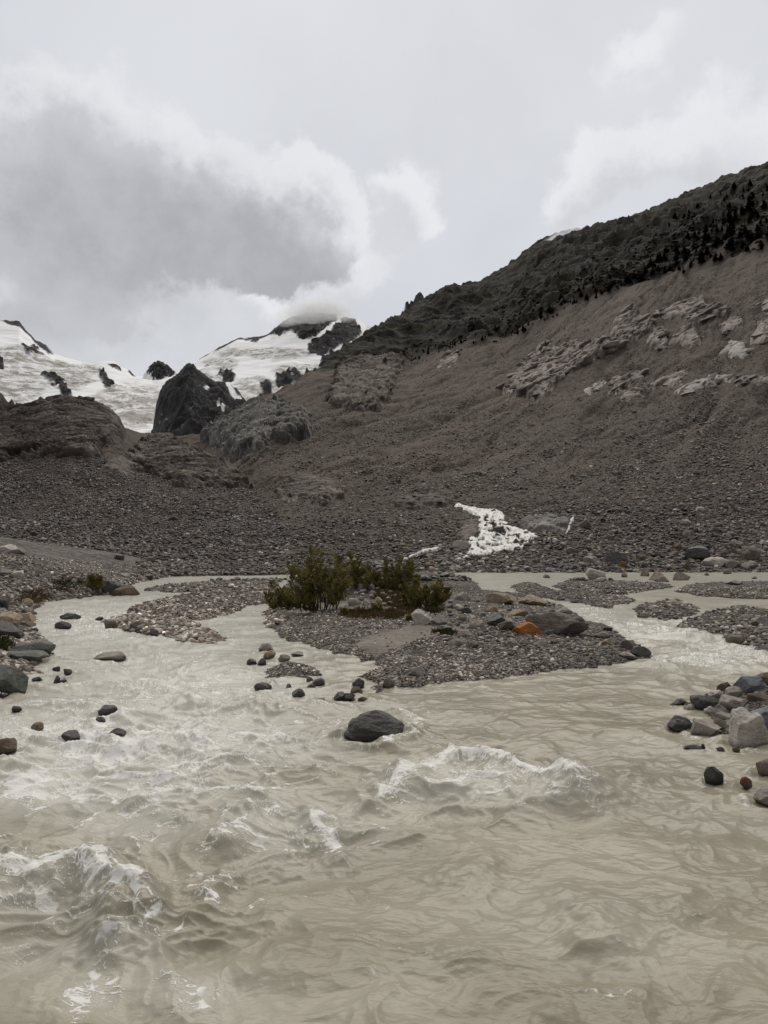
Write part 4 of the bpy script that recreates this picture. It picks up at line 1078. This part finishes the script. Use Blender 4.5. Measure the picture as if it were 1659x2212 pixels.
# standing waves: (points of the crest, height m, half width m, foam)
CREST = [
 ([(850,1730),(890,1690),(935,1658),(975,1640),(1020,1648),(1080,1652),(1135,1676),(1190,1700),(1235,1712)], .20, .30, 1.0),
 ([(1235,1712),(1290,1690),(1350,1672)], .10, .25, .35),
 ([(-60,1915),(30,1897),(100,1893),(170,1892),(235,1912),(282,1942),(292,1972)], .20, .20, 1.0),
 ([(292,1972),(270,2010),(230,2040)], .08, .18, .55),
 ([(455,1972),(462,1945),(480,1915),(497,1884)], .09, .10, .75),
 ([(545,1778),(530,1800),(505,1830),(495,1840)], .10, .14, .9),
 ([(385,1792),(430,1782),(520,1780)], .10, .14, .45),
 ([(290,1832),(370,1835),(440,1812)], .07, .12, .4),
 ([(685,1788),(708,1805),(722,1835)], .12, .14, .9),
 ([(560,1850),(620,1800),(660,1790)], .10, .22, .12),
 ([(285,2045),(250,2030),(215,2020)], .08, .12, .5),
 ([(280,2030),(235,2065),(195,2110),(170,2160),(150,2220)], .12, .22, .75),
 ([(300,2040),(350,2020),(410,1998)], .10, .16, .6),
 ([(340,2110),(370,2150),(410,2170)], .07, .14, .55),
 ([(420,2110),(450,2095),(510,2110)], .06, .12, .4),
 ([(380,1672),(376,1690),(340,1735),(290,1742)], .10, .12, .6),
 ([(465,1690),(490,1662),(540,1630)], .10, .16, .6),
 ([(230,1600),(290,1608),(330,1592),(380,1588),(430,1600)], .16, .28, 1.0),
 ([(20,1640),(90,1655),(170,1640),(260,1650)], .10, .22, .65),
 ([(320,1510),(400,1500),(450,1540),(500,1530)], .12, .3, .7),
 ([(470,1560),(540,1535),(620,1520)], .09, .25, .6),
 ([(860,1545),(885,1552),(898,1575),(885,1600),(850,1612)], .10, .14, .8),
 ([(990,1920),(1010,1890),(1040,1900)], .06, .14, .3),
 ([(1290,2045),(1330,2030),(1370,2040)], .07, .14, .3),
 ([(1230,1955),(1270,1985),(1320,1975)], .08, .2, .06),
 ([(1220,2190),(1280,2170),(1310,2160)], .06, .12, .45),
 ([(970,2070),(1010,2080),(1045,2100)], .06, .12, .35),
 ([(1420,1440),(1500,1430),(1600,1438),(1660,1432)], .12, .4, .8),
 ([(1300,1340),(1380,1352),(1440,1372),(1520,1376)], .12, .4, .75),
 ([(1480,1400),(1560,1395),(1640,1412)], .10, .35, .65),
 ([(140,1330),(230,1322),(280,1330)], .08, .4, .55),
 ([(100,1372),(180,1380),(300,1385)], .08, .4, .55),
 ([(330,1420),(420,1440),(500,1455)], .09, .35, .5),
]
jit1 = fbm(WX / .5, WY / .5, 4, 531); jit2 = fbm(WX / .14, WY / .14, 3, 536); jit3 = fbm(WX / .7, WY / .7, 4, 551); jit4 = fbm(WX / .7, WY / .7, 4, 556)
env = np.zeros(WX.shape)
for pts, hgt, wid, fo in CREST:
    P = [tuple(float(q) for q in on_water(*p)) for p in pts]
    a = np.array(P); pad = wid * 5 + .4
    m = (WX > a[:, 0].min() - pad) & (WX < a[:, 0].max() + pad) & (WY > a[:, 1].min() - pad) & (WY < a[:, 1].max() + pad)
    d2 = line_d(WX[m] + jit3[m] * .38, WY[m] + jit4[m] * .3, P)
    zw[m] += hgt * np.exp(-(d2 / wid / 1.5) ** 2) * (.8 + .7 * jit3[m])
    env[m] = np.maximum(env[m], fo * np.maximum(np.exp(-(d2 / (wid * .8)) ** 2), .62 * np.exp(-(d2 / (wid * 2.2)) ** 2)))
# broken white water of the rapids
RAP = [(250,1600,320,85,1.),(120,1690,280,75,.95),(330,1710,220,80,.7),(420,1560,180,55,.6),(60,1950,230,60,.65),(200,2110,200,110,.5),(1000,1690,170,45,.85),(1180,1720,120,45,.6),(1540,1420,170,40,.62),(1420,1365,160,30,.62),(560,1500,150,40,.5),(420,2150,190,80,.5),(600,1800,220,90,.5),(300,1800,260,60,.45),(80,2050,160,60,.5),(380,1480,260,60,.6),(520,1600,200,60,.6),(200,1350,200,50,.55),(640,1340,60,40,.5),(350,1430,200,50,.45),(1280,1320,90,25,.5),(900,2150,500,70,.12),(1350,2050,300,120,.10),(880,1850,300,100,.14)]
zone = np.zeros(WX.shape)
for cx, cy, rx, ry, k in RAP: zone = np.maximum(zone, k * blob(cx, cy, rx, ry))
rip = ridged(wx / .9, wy / .6, 4, 541) * .6 + r1 * .4
env = np.maximum(env, zone * sstep(.16, .58, rip + jit1 * .3) * 1.2)
cx_ = WX + jit3 * .22 + jit1 * .06; cy_ = WY + jit4 * .18 + jit1 * .05                      # curled threads and lace of foam
chop = np.clip(.30 + .7 * blob(300, 1640, 480, 260) + .15 * blob(900, 1900, 700, 300), 0, .95) * sstep(.42, .78, r2 * .55 + r1 * .25 + .2 * ridged(wx / 1.3, wy / .8, 2, 581))
env = np.maximum(env, chop)
web = np.maximum(ridged(cx_ / .62, cy_ / .34, 4, 561), .96 * ridged(cx_ / .22, cy_ / .14, 3, 567))
web = np.maximum(web, .97 * ridged(cx_ / .085 + jit2 * .6, cy_ / .06, 2, 573))
foam = sstep(.93 - .68 * env, 1.06 - .40 * env, web * (.9 + .25 * jit1)) * np.clip(env * 2., 0, 1)
milk = np.clip(zone * 1.0 + .45 * sstep(1500, 1280, wpy) + .45 * blob(280, 1530, 460, 200) - .3 * blob(1100, 1500, 260, 60) + .35 * fbm(WX / 2.4, WY / 1.6, 4, 545), 0, 1)
# water piles up behind stones and breaks past them
for (x, y, w_, h_) in USED[:NHAND]:
    if y < 1290: continue
    X, Y = on_water(x, y)
    if ground_z(X, Y) > .0: continue
    R_ = max(w_ * Y / F * .5, .1)
    m = (abs(WX - X) < R_ * 4) & (abs(WY - Y) < R_ * 4)
    dx = (WX[m] - X) / R_; dy = (WY[m] - Y - R_ * .4) / R_
    q = dx * dx + dy * dy
    amp = min(.09, R_ * .22)
    zw[m] += amp * np.exp(-((np.sqrt(q) - 1.15) / .35) ** 2) * np.where(dy > 0, 1, .25)
    foam[m] = np.maximum(foam[m], .75 * sstep(.5, .85, web[m]) * np.exp(-((np.sqrt(q) - 1.3) / .45) ** 2) * sstep(-.2, .5, jit1[m] + .25))
zw *= np.clip(1.15 - WY / 90, .3, 1)
me = mesh_from('river', np.stack([WX, WY, zw], -1).reshape(-1, 3), grid_faces(*WX.shape), dict(foam=foam, milk=milk))
tag(link('river', me, M_WATER), kind='structure')
print('river', round(time.time() - T0, 1))

# the side stream that tumbles down the slope
def cascade(branches, thick, seed, step=.65, field=None):
    a = np.array([p for br, w in branches for p in br], float); pad = 9
    rr, cc = GROUND.cells(a[:, 0], a[:, 1])
    s0, _ = se(a[:, 0].min() - pad, a[:, 1].mean()); s1, _ = se(a[:, 0].max() + pad, a[:, 1].mean())
    c0, c1 = np.interp([s0, s1], S, np.arange(NS))
    r0, r1_ = rr.min() - 8, rr.max() + 8
    nr = int((a[:, 1].max() - a[:, 1].min()) / step * 1.3) + 12; nc = int((a[:, 0].max() - a[:, 0].min() + 2 * pad) / step)
    R, Q = np.meshgrid(np.linspace(r0, r1_, nr), np.linspace(c0, c1, nc), indexing='ij')
    P = bil(GROUND.B, R, Q); qx, qy = to_px(P[..., 0], P[..., 1], P[..., 2])
    jx = fbm(qx / 14, qy / 10, 4, seed) * 5; jy = fbm(qx / 14, qy / 10, 4, seed + 30) * 4
    sd = np.full(qx.shape, -99.)
    for br, w in branches:
        br = np.array(br, float)
        sd = np.maximum(sd, w - line_d(qx + jx, (qy + jy), [tuple(p) for p in br]))
    sd = sd + fbm(qx / 10, qy / 6, 2, seed + 6) * 1.6
    if field is not None:
        rocks = fbm((qx - qy * .3) / 17, qy / 12, 2, seed + 11) * 1.7
        strands = fbm((qx + .25 * qy + jx) / 7, (qy + jy) / 24, 2, seed + 41)
        sd = np.maximum(sd - .2, np.minimum(poly_sd(qx + jx, qy + jy, field), (.10 - rocks - .5 * strands) * 8))
    k = np.clip(sd / 5., -1, 1)
    hh = np.where(k > 0, thick * (.8 + .2 * np.clip(k * 2, 0, 1)), thick * (.8 + k * 2.2))
    V = P + hh[..., None] * np.array([0, -.5, .86])
    f = grid_faces(nr, nc); f = f[(k > -.45).ravel()[f].any(1)]
    u = np.unique(f); rm = np.zeros(nr * nc, np.int64); rm[u] = np.arange(len(u))
    return mesh_from('waterfall', V.reshape(-1, 3)[u], rm[f])
BR = [([(988,1091),(1010,1098),(1042,1104),(1064,1112),(1052,1130),(1046,1150)], 5.5), ([(1042,1104),(1072,1105),(1086,1112),(1084,1126),(1104,1142),(1130,1150),(1160,1160)], 4.2),
      ([(1060,1114),(1050,1132),(1042,1150)], 6.), ([(1046,1150),(1030,1168),(1022,1184),(1008,1204)], 3.4), ([(1048,1150),(1064,1166),(1058,1186),(1040,1198)], 3.2),
      ([(1085,1128),(1080,1148),(1094,1168),(1086,1188)], 3.), ([(1104,1142),(1114,1162),(1118,1180)], 3.), ([(1130,1150),(1142,1164),(1126,1182)], 3.),
      ([(1044,1150),(1074,1160),(1108,1172),(1140,1168)], 2.4), ([(1022,1184),(1046,1192),(1080,1186)], 2.2), ([(1016,1200),(1000,1206),(985,1209)], 1.6)]
tag(link('waterfall', cascade([(b_, w_ * .62) for b_, w_ in BR], .24, 601, field=CAS), M_FALL), kind='structure')
tag(link('waterfall', cascade([([(868,1213),(892,1203),(912,1193),(946,1186)], 1.3)], .3, 611), M_FALL), kind='structure')
tag(link('waterfall', cascade([([(1238,1118),(1232,1132),(1224,1150)], 1.2)], .3, 617), M_FALL), kind='structure')

# ------------------------------------------------------------------ willows and low plants
def tube(pts, r0, r1, n=5):
    pts = np.array(pts); k = len(pts); V = []; Fc = []
    for i, p in enumerate(pts):
        r = r0 + (r1 - r0) * i / (k - 1)
        for j in range(n):
            a = 2 * math.pi * j / n; V.append(p + r * np.array([math.cos(a), math.sin(a), 0]))
    for i in range(k - 1):
        for j in range(n):
            Fc.append([i * n + j, i * n + (j + 1) % n, (i + 1) * n + (j + 1) % n, (i + 1) * n + j])
    return np.array(V), np.array(Fc)

def leaf_cards(P, D, L, Wd):
    n = len(P)
    up = rng.normal(size=(n, 3)); side = np.cross(D, up); side /= np.linalg.norm(side, axis=1)[:, None] + 1e-9
    nrm = np.cross(side, D)
    a = P; b = P + D * (L * .5)[:, None] + side * (Wd * .5)[:, None] + nrm * (L * .06)[:, None]; c = P + D * L[:, None]; d = P + D * (L * .5)[:, None] - side * (Wd * .5)[:, None] + nrm * (L * .06)[:, None]
    return np.stack([a, b, c, d], 1).reshape(-1, 3), np.arange(4 * n).reshape(-1, 4)

def willow(x, yb, w, h, label, nstem=12, nleaf=9000, on=None, name='willow_bush', leaf=.062, mats=(None, None), group=None):
    p = (on or GROUND).at(x, yb); Y = p[1]; mpp = Y / F
    hm, wm = h * mpp * 1.26, w * mpp * 1.08; nleaf = int(nleaf * 2.4)
    root = bpy.data.objects.new(name, None); C.objects.link(root); root.location = p; root.empty_display_size = .2
    tag(root, label, 'bush', group)
    LP_, LD = [], []
    for i in range(nstem):
        u = (i + .5) / nstem * 2 - 1 + rng.uniform(-.1, .1)
        base = np.array([u * wm * .34, rng.uniform(-.2, .2) * wm * .6, -.15])
        tip = np.array([u * wm * .56 + rng.normal(0, .06) * wm, rng.uniform(-.32, .32) * wm, hm * (1 - .30 * abs(u) ** 1.5) * rng.uniform(.5, 1.06)])
        bend = rng.normal(0, .05, 3) * hm
        pts = [base + (tip - base) * t + bend * math.sin(t * math.pi) for t in np.linspace(0, 1, 8)]
        V, Fc = tube(pts, .022 * hm / 2, .006)
        link('stem', mesh_from('stem', V, Fc), M_STEM, root)
        m = nleaf // nstem; pts = np.array(pts)
        nt = 34
        for q in range(nt):
            t = rng.uniform(.12, 1) ** .8
            o_ = np.array([np.interp(t, np.linspace(0, 1, 8), pts[:, a]) for a in range(3)])
            az = rng.random() * 6.28; ln = hm * rng.uniform(.14, .36) * (1.15 - .7 * t)
            dr = np.array([math.cos(az) * .9, math.sin(az) * .9, rng.uniform(.35, 1.15)]); dr /= np.linalg.norm(dr)
            c = max(m // nt, 3); tt = rng.uniform(.1, 1, c)
            LP_.append(o_ + dr * (ln * tt)[:, None] + rng.normal(0, .03, (c, 3)) * hm * .35)
            dd = dr * .9 + rng.normal(0, .55, (c, 3)); LD.append(dd / np.linalg.norm(dd, axis=1)[:, None])
    P_ = np.concatenate(LP_); D_ = np.concatenate(LD); k = P_[:, 2] > .02; P_, D_ = P_[k], D_[k]
    V, Fc = leaf_cards(P_, D_, leaf * rng.uniform(.6, 1.25, len(P_)), leaf * .42 * rng.uniform(.7, 1.3, len(P_)))
    link('foliage', mesh_from('foliage', V, Fc, smooth=False), mats[0] or M_LEAF, root)
    return root
willow(618, 1317, 84, 54, 'low dark willow bush at the left end of the island thicket', 11, 8000)
willow(690, 1320, 100, 106, 'tallest dense dark willow in the front of the island thicket', 16, 15000)
willow(765, 1272, 84, 62, 'dark willow behind the mound, left of the gap in the thicket', 12, 9000)
willow(858, 1275, 84, 58, 'olive willow right of the gap, behind the mound', 12, 8500)
willow(920, 1316, 84, 56, 'rounded olive willow at the right end of the island thicket', 13, 9500)
willow(204, 1280, 24, 36, 'lone small dark willow on the left bank', 9, 5000)
willow(672, 1320, 26, 18, 'tiny golden-green shrub in front of the tallest willow', 6, 1200)
willow(805, 1270, 14, 9, 'tiny dark shrub in the gap between the willows on the mound', 5, 700)
willow(814, 1326, 16, 24, 'thin seedling willow in front of the stony mound', 5, 900)
willow(750, 1328, 26, 11, 'low brown-green shrub in front of the tallest willow, right side', 6, 1200)
willow(893, 1340, 26, 11, 'low dark shrub behind the pale pointed boulder', 6, 1200)

def grass(name, poly, n, mat, hgt, label=None, sheet=None, pos_ok=None):
    sheet = sheet or GROUND
    P = np.array(poly, float); out = []
    x = rng.uniform(P[:, 0].min(), P[:, 0].max(), n * 3); y = rng.uniform(P[:, 1].min(), P[:, 1].max(), n * 3)
    k = poly_sd(x, y, poly) + fbm(x / 14, y / 7, 3, 701) * 16 > 0; x, y = x[k][:n], y[k][:n]
    r, c = sheet.cells(x, y); Q = bil(sheet.P, r, c)
    Q = np.repeat(Q, 9, 0); Q[:, :2] += rng.normal(0, .09, (len(Q), 2)); Q[:, 2] -= .01
    D = np.stack([rng.normal(0, .45, len(Q)), rng.normal(0, .45, len(Q)), np.ones(len(Q))], 1); D /= np.linalg.norm(D, axis=1)[:, None]
    V, Fc = leaf_cards(Q, D, hgt * rng.uniform(.5, 1.3, len(Q)), .03 * np.ones(len(Q)))
    o = link(name, mesh_from(name, V, Fc, smooth=False), mat); tag(o, kind='stuff'); return o
grass('grass', [(805,1290),(840,1262),(880,1275),(905,1305),(900,1325),(850,1318)], 420, M_GRASS, .16)
grass('grass', [(735,1330),(760,1318),(830,1322),(880,1328),(860,1336),(780,1338)], 220, M_GRASS, .18)
grass('grass', [(925,1324),(935,1312),(946,1318),(944,1326)], 60, M_GREEN, .22)
grass('grass', [(40,1300),(50,1280),(90,1275),(105,1292),(90,1306)], 140, M_GRASS, .2)
grass('grass', [(105,1270),(120,1250),(160,1248),(185,1262),(150,1280)], 140, M_GREEN, .18)
grass('grass', [(-30,1405),(-30,1385),(10,1383),(26,1396),(18,1408)], 60, M_GREEN, .22)
grass('grass', [(940,1372),(950,1360),(975,1362),(985,1372)], 60, M_GREEN, .12)

# ------------------------------------------------------------------ conifers on the crest of the moraine
def conifer_mesh(seed):
    r = np.random.default_rng(seed)
    V, Fc = tube([(0, 0, -.12), (0, 0, .3), (0, 0, .9)], .03, .006, 5); nb = len(Fc)
    Vs = [V]; Fs = [Fc]; off = len(V)
    n = 130
    t = r.uniform(.10, 1., n); az = r.random(n) * 6.28
    wd = .20 * (1 - t) ** .7 * r.uniform(.55, 1.25, n) + .015
    P = np.stack([0 * t, 0 * t, t], 1); D = np.stack([np.cos(az), np.sin(az), r.uniform(-.45, .15, n)], 1); D /= np.linalg.norm(D, axis=1)[:, None]
    side = np.stack([-np.sin(az), np.cos(az), 0 * az], 1)
    tw = r.normal(0, .5, n); nrm = np.array([0, 0, 1.])
    sv = side * np.cos(tw)[:, None] + nrm * np.sin(tw)[:, None]
    a = P; b = P + D * (wd * .55)[:, None] + sv * (wd * .34)[:, None]; c = P + D * wd[:, None]; d = P + D * (wd * .55)[:, None] - sv * (wd * .34)[:, None]
    Vs.append(np.stack([a, b, c, d], 1).reshape(-1, 3)); Fs.append(np.arange(4 * n).reshape(-1, 4) + off)
    me = mesh_from('conifer', np.concatenate(Vs), np.concatenate(Fs), smooth=False)
    me.materials.append(M_BARK); me.materials.append(M_PINE)
    mi = np.ones(nb + n, np.int32); mi[:nb] = 0; me.polygons.foreach_set('material_index', mi)
    return me
CM = [conifer_mesh(800 + i) for i in range(6)]
TZ = [
 ([(1340,618),(1420,560),(1520,490),(1659,430),(1720,420),(1720,520),(1659,540),(1560,565),(1480,592),(1400,610)], 150, (13, 26), 'dark conifer in the dense stand above the right end of the moraine', 'conifers in the dense stand at the right'),
 ([(1100,730),(1200,650),(1340,590),(1340,625),(1220,678),(1120,725)], 40, (9, 19), 'dark conifer on the ledges above the middle of the moraine', 'conifers on the middle ledges'),
 ([(740,795),(900,760),(1090,700),(1090,735),(1000,745),(900,780),(800,795)], 30, (6, 12), 'tiny dark conifer along the lower rim of the crags left of centre', 'tiny conifers along the left rim of the crags'),
 ([(1380,545),(1480,450),(1600,390),(1680,370),(1680,440),(1500,500)], 35, (8, 17), 'scattered dark conifer high under the right skyline', 'scattered conifers under the right skyline'),
]
for poly, n, (h0, h1), lab, grp in TZ:
    P = np.array(poly, float); k = 0
    while k < n:
        x = rng.uniform(P[:, 0].min(), P[:, 0].max()); y = rng.uniform(P[:, 1].min(), P[:, 1].max())
        if poly_sd(np.array([x]), np.array([y]), poly)[0] < 0: continue
        p = GROUND.at(x, y); hh = rng.uniform(h0, h1) * p[1] / F
        o = link('conifer', CM[rng.integers(6)]); o.location = p; wdt = rng.uniform(1.2, 2.3); o.scale = (hh * wdt, hh * wdt, hh); o.rotation_euler = (0, 0, rng.random() * 6.28)
        tag(o, lab, 'tree', grp); k += 1
# torn cloud hanging on the summit
m_, t_, b_ = material('cloud_vapour'); m_.node_tree.nodes.remove(b_)
vo = t_('ShaderNodeVolumeScatter', {'Color': (.96, .96, .97, 1), 'Density': .0042, 'Anisotropy': .2})
t_.l.new(vo, m_.node_tree.nodes['Material Output'].inputs['Volume'])
Vc, Fc_ = ICO[4]
puffs = [(612,690,26,9),(632,684,34,13),(655,680,40,16),(678,676,42,17),(704,674,40,15),(728,675,34,13),(748,679,26,10),(690,664,46,14),(655,668,36,12),(722,664,36,11)]
Vp_, Fp_, of_ = [], [], 0
D0 = 3440.
sx_, ex_ = se(685, 675); org = np.array([sx_ * D0, D0, H + ex_ * D0])
for i_, (cx_, cy_, rx_, ry_) in enumerate(puffs):
    s0_, e0_ = se(cx_, cy_); dd_ = D0 + rng.uniform(-60, 60)
    v_ = Vc * (1 + .45 * perlin3(Vc * 1.6, 600 + i_) + .25 * perlin3(Vc * 4., 640 + i_))[:, None] * np.array([rx_ * dd_ / F, 110., ry_ * dd_ / F])
    oc_ = link('cloud', mesh_from('cloud', v_, Fc_), m_); oc_.location = (s0_ * dd_, dd_, H + e0_ * dd_); tag(oc_, kind='stuff')
print('plants', round(time.time() - T0, 1))

# ------------------------------------------------------------------ sky, light, camera
w_ = bpy.data.worlds.new('World'); sc.world = w_; w_.use_nodes = True
nt = w_.node_tree; nt.nodes.clear(); t = NT(nt)
co = t('ShaderNodeTexCoord', None, out='Generated')
sep = t('ShaderNodeSeparateXYZ', {0: co}, out=None)
az = t.math('ARCTAN2', sep.outputs[0], sep.outputs[1]); el = t.math('ARCSINE', sep.outputs[2])
DEG = 57.29578
ang = t('ShaderNodeCombineXYZ', {0: t.math('MULTIPLY', az, DEG), 1: t.math('MULTIPLY', el, DEG), 2: 0.})
wn = t('ShaderNodeTexNoise', {'Vector': co, 'Scale': 5.5, 'Detail': 8., 'Roughness': .6}, out=1)
wv = t.vec('MULTIPLY', t.vec('SUBTRACT', wn, (.5, .5, .5)), (15., 13., 0.))
ang2 = t.vec('ADD', ang, wv)
def adeg(x, y):
    s_, e_ = se(x, y); a = math.atan(s_); return math.degrees(a), math.degrees(math.atan(e_ * math.cos(a)))
def sky_blob(v, cx, cy, rx, ry):
    a, e_ = adeg(cx, cy); k = DEG / F * .9
    q = t.vec('MULTIPLY', t.vec('SUBTRACT', v, (a, e_, 0)), (1 / (rx * k), 1 / (ry * k), 0))
    return t.math('POWER', .36788, t.vec('DOT_PRODUCT', q, q, out=1))
def sky_sum(v, L):
    acc = None
    for cx, cy, rx, ry, k in L:
        b = sky_blob(v, cx, cy, rx, ry)
        acc = t.math('MULTIPLY', b, k) if acc is None else t.math('MULTIPLY_ADD', b, k, acc)
    return acc
CUM = [(60,650,150,50,.45),(200,700,160,40,.35),(720,490,80,60,.45),(560,590,170,50,.35),(330,620,220,70,.3),(490,500,250,100,.95),(260,430,210,130,.60),(640,505,120,60,.6),(110,270,150,130,.62),(640,420,110,60,.5),(390,330,120,70,.55),(70,520,200,180,.35),(520,400,130,70,.4),(240,270,90,80,.35)]
WISP = [(900,450,100,70,.62),(830,400,60,50,.4),(960,500,70,40,.4),(1310,350,130,70,.6),(1230,400,70,60,.4),(1440,320,130,90,.45),(1580,300,160,120,.5),(1430,70,150,60,.42),(620,640,150,45,.45),(740,600,120,60,.5),(800,560,120,60,.4)]
def cum(v, c): return t.math('ADD', sky_sum(v, CUM), t.math('ADD', t.math('MULTIPLY', t.math('SUBTRACT', t.noise(c, 6., 9, .58), .5), .75), t.math('MULTIPLY', t.math('SUBTRACT', t.noise(c, 13., 8, .64), .5), .55)))
def wsp(v, c): return t.math('ADD', sky_sum(v, WISP), t.math('MULTIPLY', t.math('SUBTRACT', t.noise(c, 10., 9, .62), .5), 1.0))
offs = (.018, 0, .05)
d1 = cum(ang2, co); d1u = cum(t.vec('ADD', ang2, (1.0, 2.6, 0)), t.vec('ADD', co, offs))
d2 = wsp(ang2, co); d2u = wsp(t.vec('ADD', ang2, (1., 2.4, 0)), t.vec('ADD', co, (.02, 0, .045)))
low = t.noise(co, 2.2, 5, .55)
bg = t.mix(t.step(low, .3, .7), (.575, .588, .622), (.675, .688, .718))
veil = sky_sum(ang, [(150,660,560,150,.8),(20,480,210,200,.6)])
bg = t.mix(t.math('MULTIPLY', veil, .85, clamp=True), bg, t.mix(t.step(t.noise(co, 5., 8, .6), .35, .65), (.42, .423, .44), (.61, .613, .632)))
c2 = t.mix(t.step(d2u, .1, 1.0), (.775, .778, .795), (.56, .565, .588))
c2 = t.mix(t.math('MULTIPLY', t.step(d2, .18, .54), .85), bg, c2)
c1 = t.mix(t.step(d1u, .0, .5), (.745, .747, .765), (.54, .544, .568))
dk = t.mix(t.step(t.noise(co, 4.5, 8, .6), .32, .68), (.35, .352, .368), (.50, .503, .52))
c1 = t.mix(t.step(t.math('ADD', d1u, t.math('MULTIPLY', t.math('SUBTRACT', t.noise(co, 8., 7, .6), .5), .5)), .25, 1.15), c1, dk)
core = t.mix(t.step(d1, .19, .45), c2, c1)
zen = t.math('MULTIPLY', t.step(el, .62, 1.25, 1., 2.3), t.step(sep.outputs[1], -.55, .35, .38, 1.))      # unseen sky brightened overhead and darkened behind the viewer, added to dim facing slopes
nis = t('ShaderNodeTexSky', None, sky_type='NISHITA', sun_disc=False, sun_elevation=math.radians(48), sun_rotation=math.radians(8))
nisb = t.vec('SCALE', nis, (0, 0, 0)); nisb.node.inputs['Scale'].default_value = .1
sky = t.mix(.06, core, nisb)
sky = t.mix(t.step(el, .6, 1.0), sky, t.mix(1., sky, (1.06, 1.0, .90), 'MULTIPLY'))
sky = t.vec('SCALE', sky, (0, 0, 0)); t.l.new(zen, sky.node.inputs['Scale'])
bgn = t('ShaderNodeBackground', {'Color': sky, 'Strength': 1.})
out = t('ShaderNodeOutputWorld', {'Surface': bgn}, out=None)

sun = bpy.data.lights.new('sun', 'SUN'); sun.energy = .9; sun.angle = math.radians(45); sun.color = (1., .94, .84)
so_ = bpy.data.objects.new('sun', sun); C.objects.link(so_)
a_, e_ = math.radians(8), math.radians(48)
dv = Vector((math.sin(a_) * math.cos(e_), math.cos(a_) * math.cos(e_), math.sin(e_)))
so_.rotation_euler = dv.to_track_quat('Z', 'Y').to_euler()

cam = bpy.data.cameras.new('camera'); cam.sensor_fit = 'HORIZONTAL'; cam.sensor_width = 36.; cam.lens = 36. * F / PW
cam.clip_start = .05; cam.clip_end = 20000.
co_ = bpy.data.objects.new('camera', cam); C.objects.link(co_); co_.location = (0, 0, H)
co_.rotation_euler = (math.pi / 2 + TH, 0, 0); sc.camera = co_
sc.view_settings.view_transform = 'Standard'; sc.view_settings.look = 'None'
sc.view_settings.exposure = .12; sc.view_settings.gamma = 1.
sc.cycles.use_denoising = True; sc.cycles.denoising_prefilter = 'ACCURATE'; sc.cycles.denoising_input_passes = 'RGB_ALBEDO_NORMAL'
sc.cycles.volume_bounces = 2; sc.cycles.volume_step_rate = .7; sc.cycles.max_bounces = 4; sc.cycles.diffuse_bounces = 2; sc.cycles.glossy_bounces = 2
print('done', round(time.time() - T0, 1))
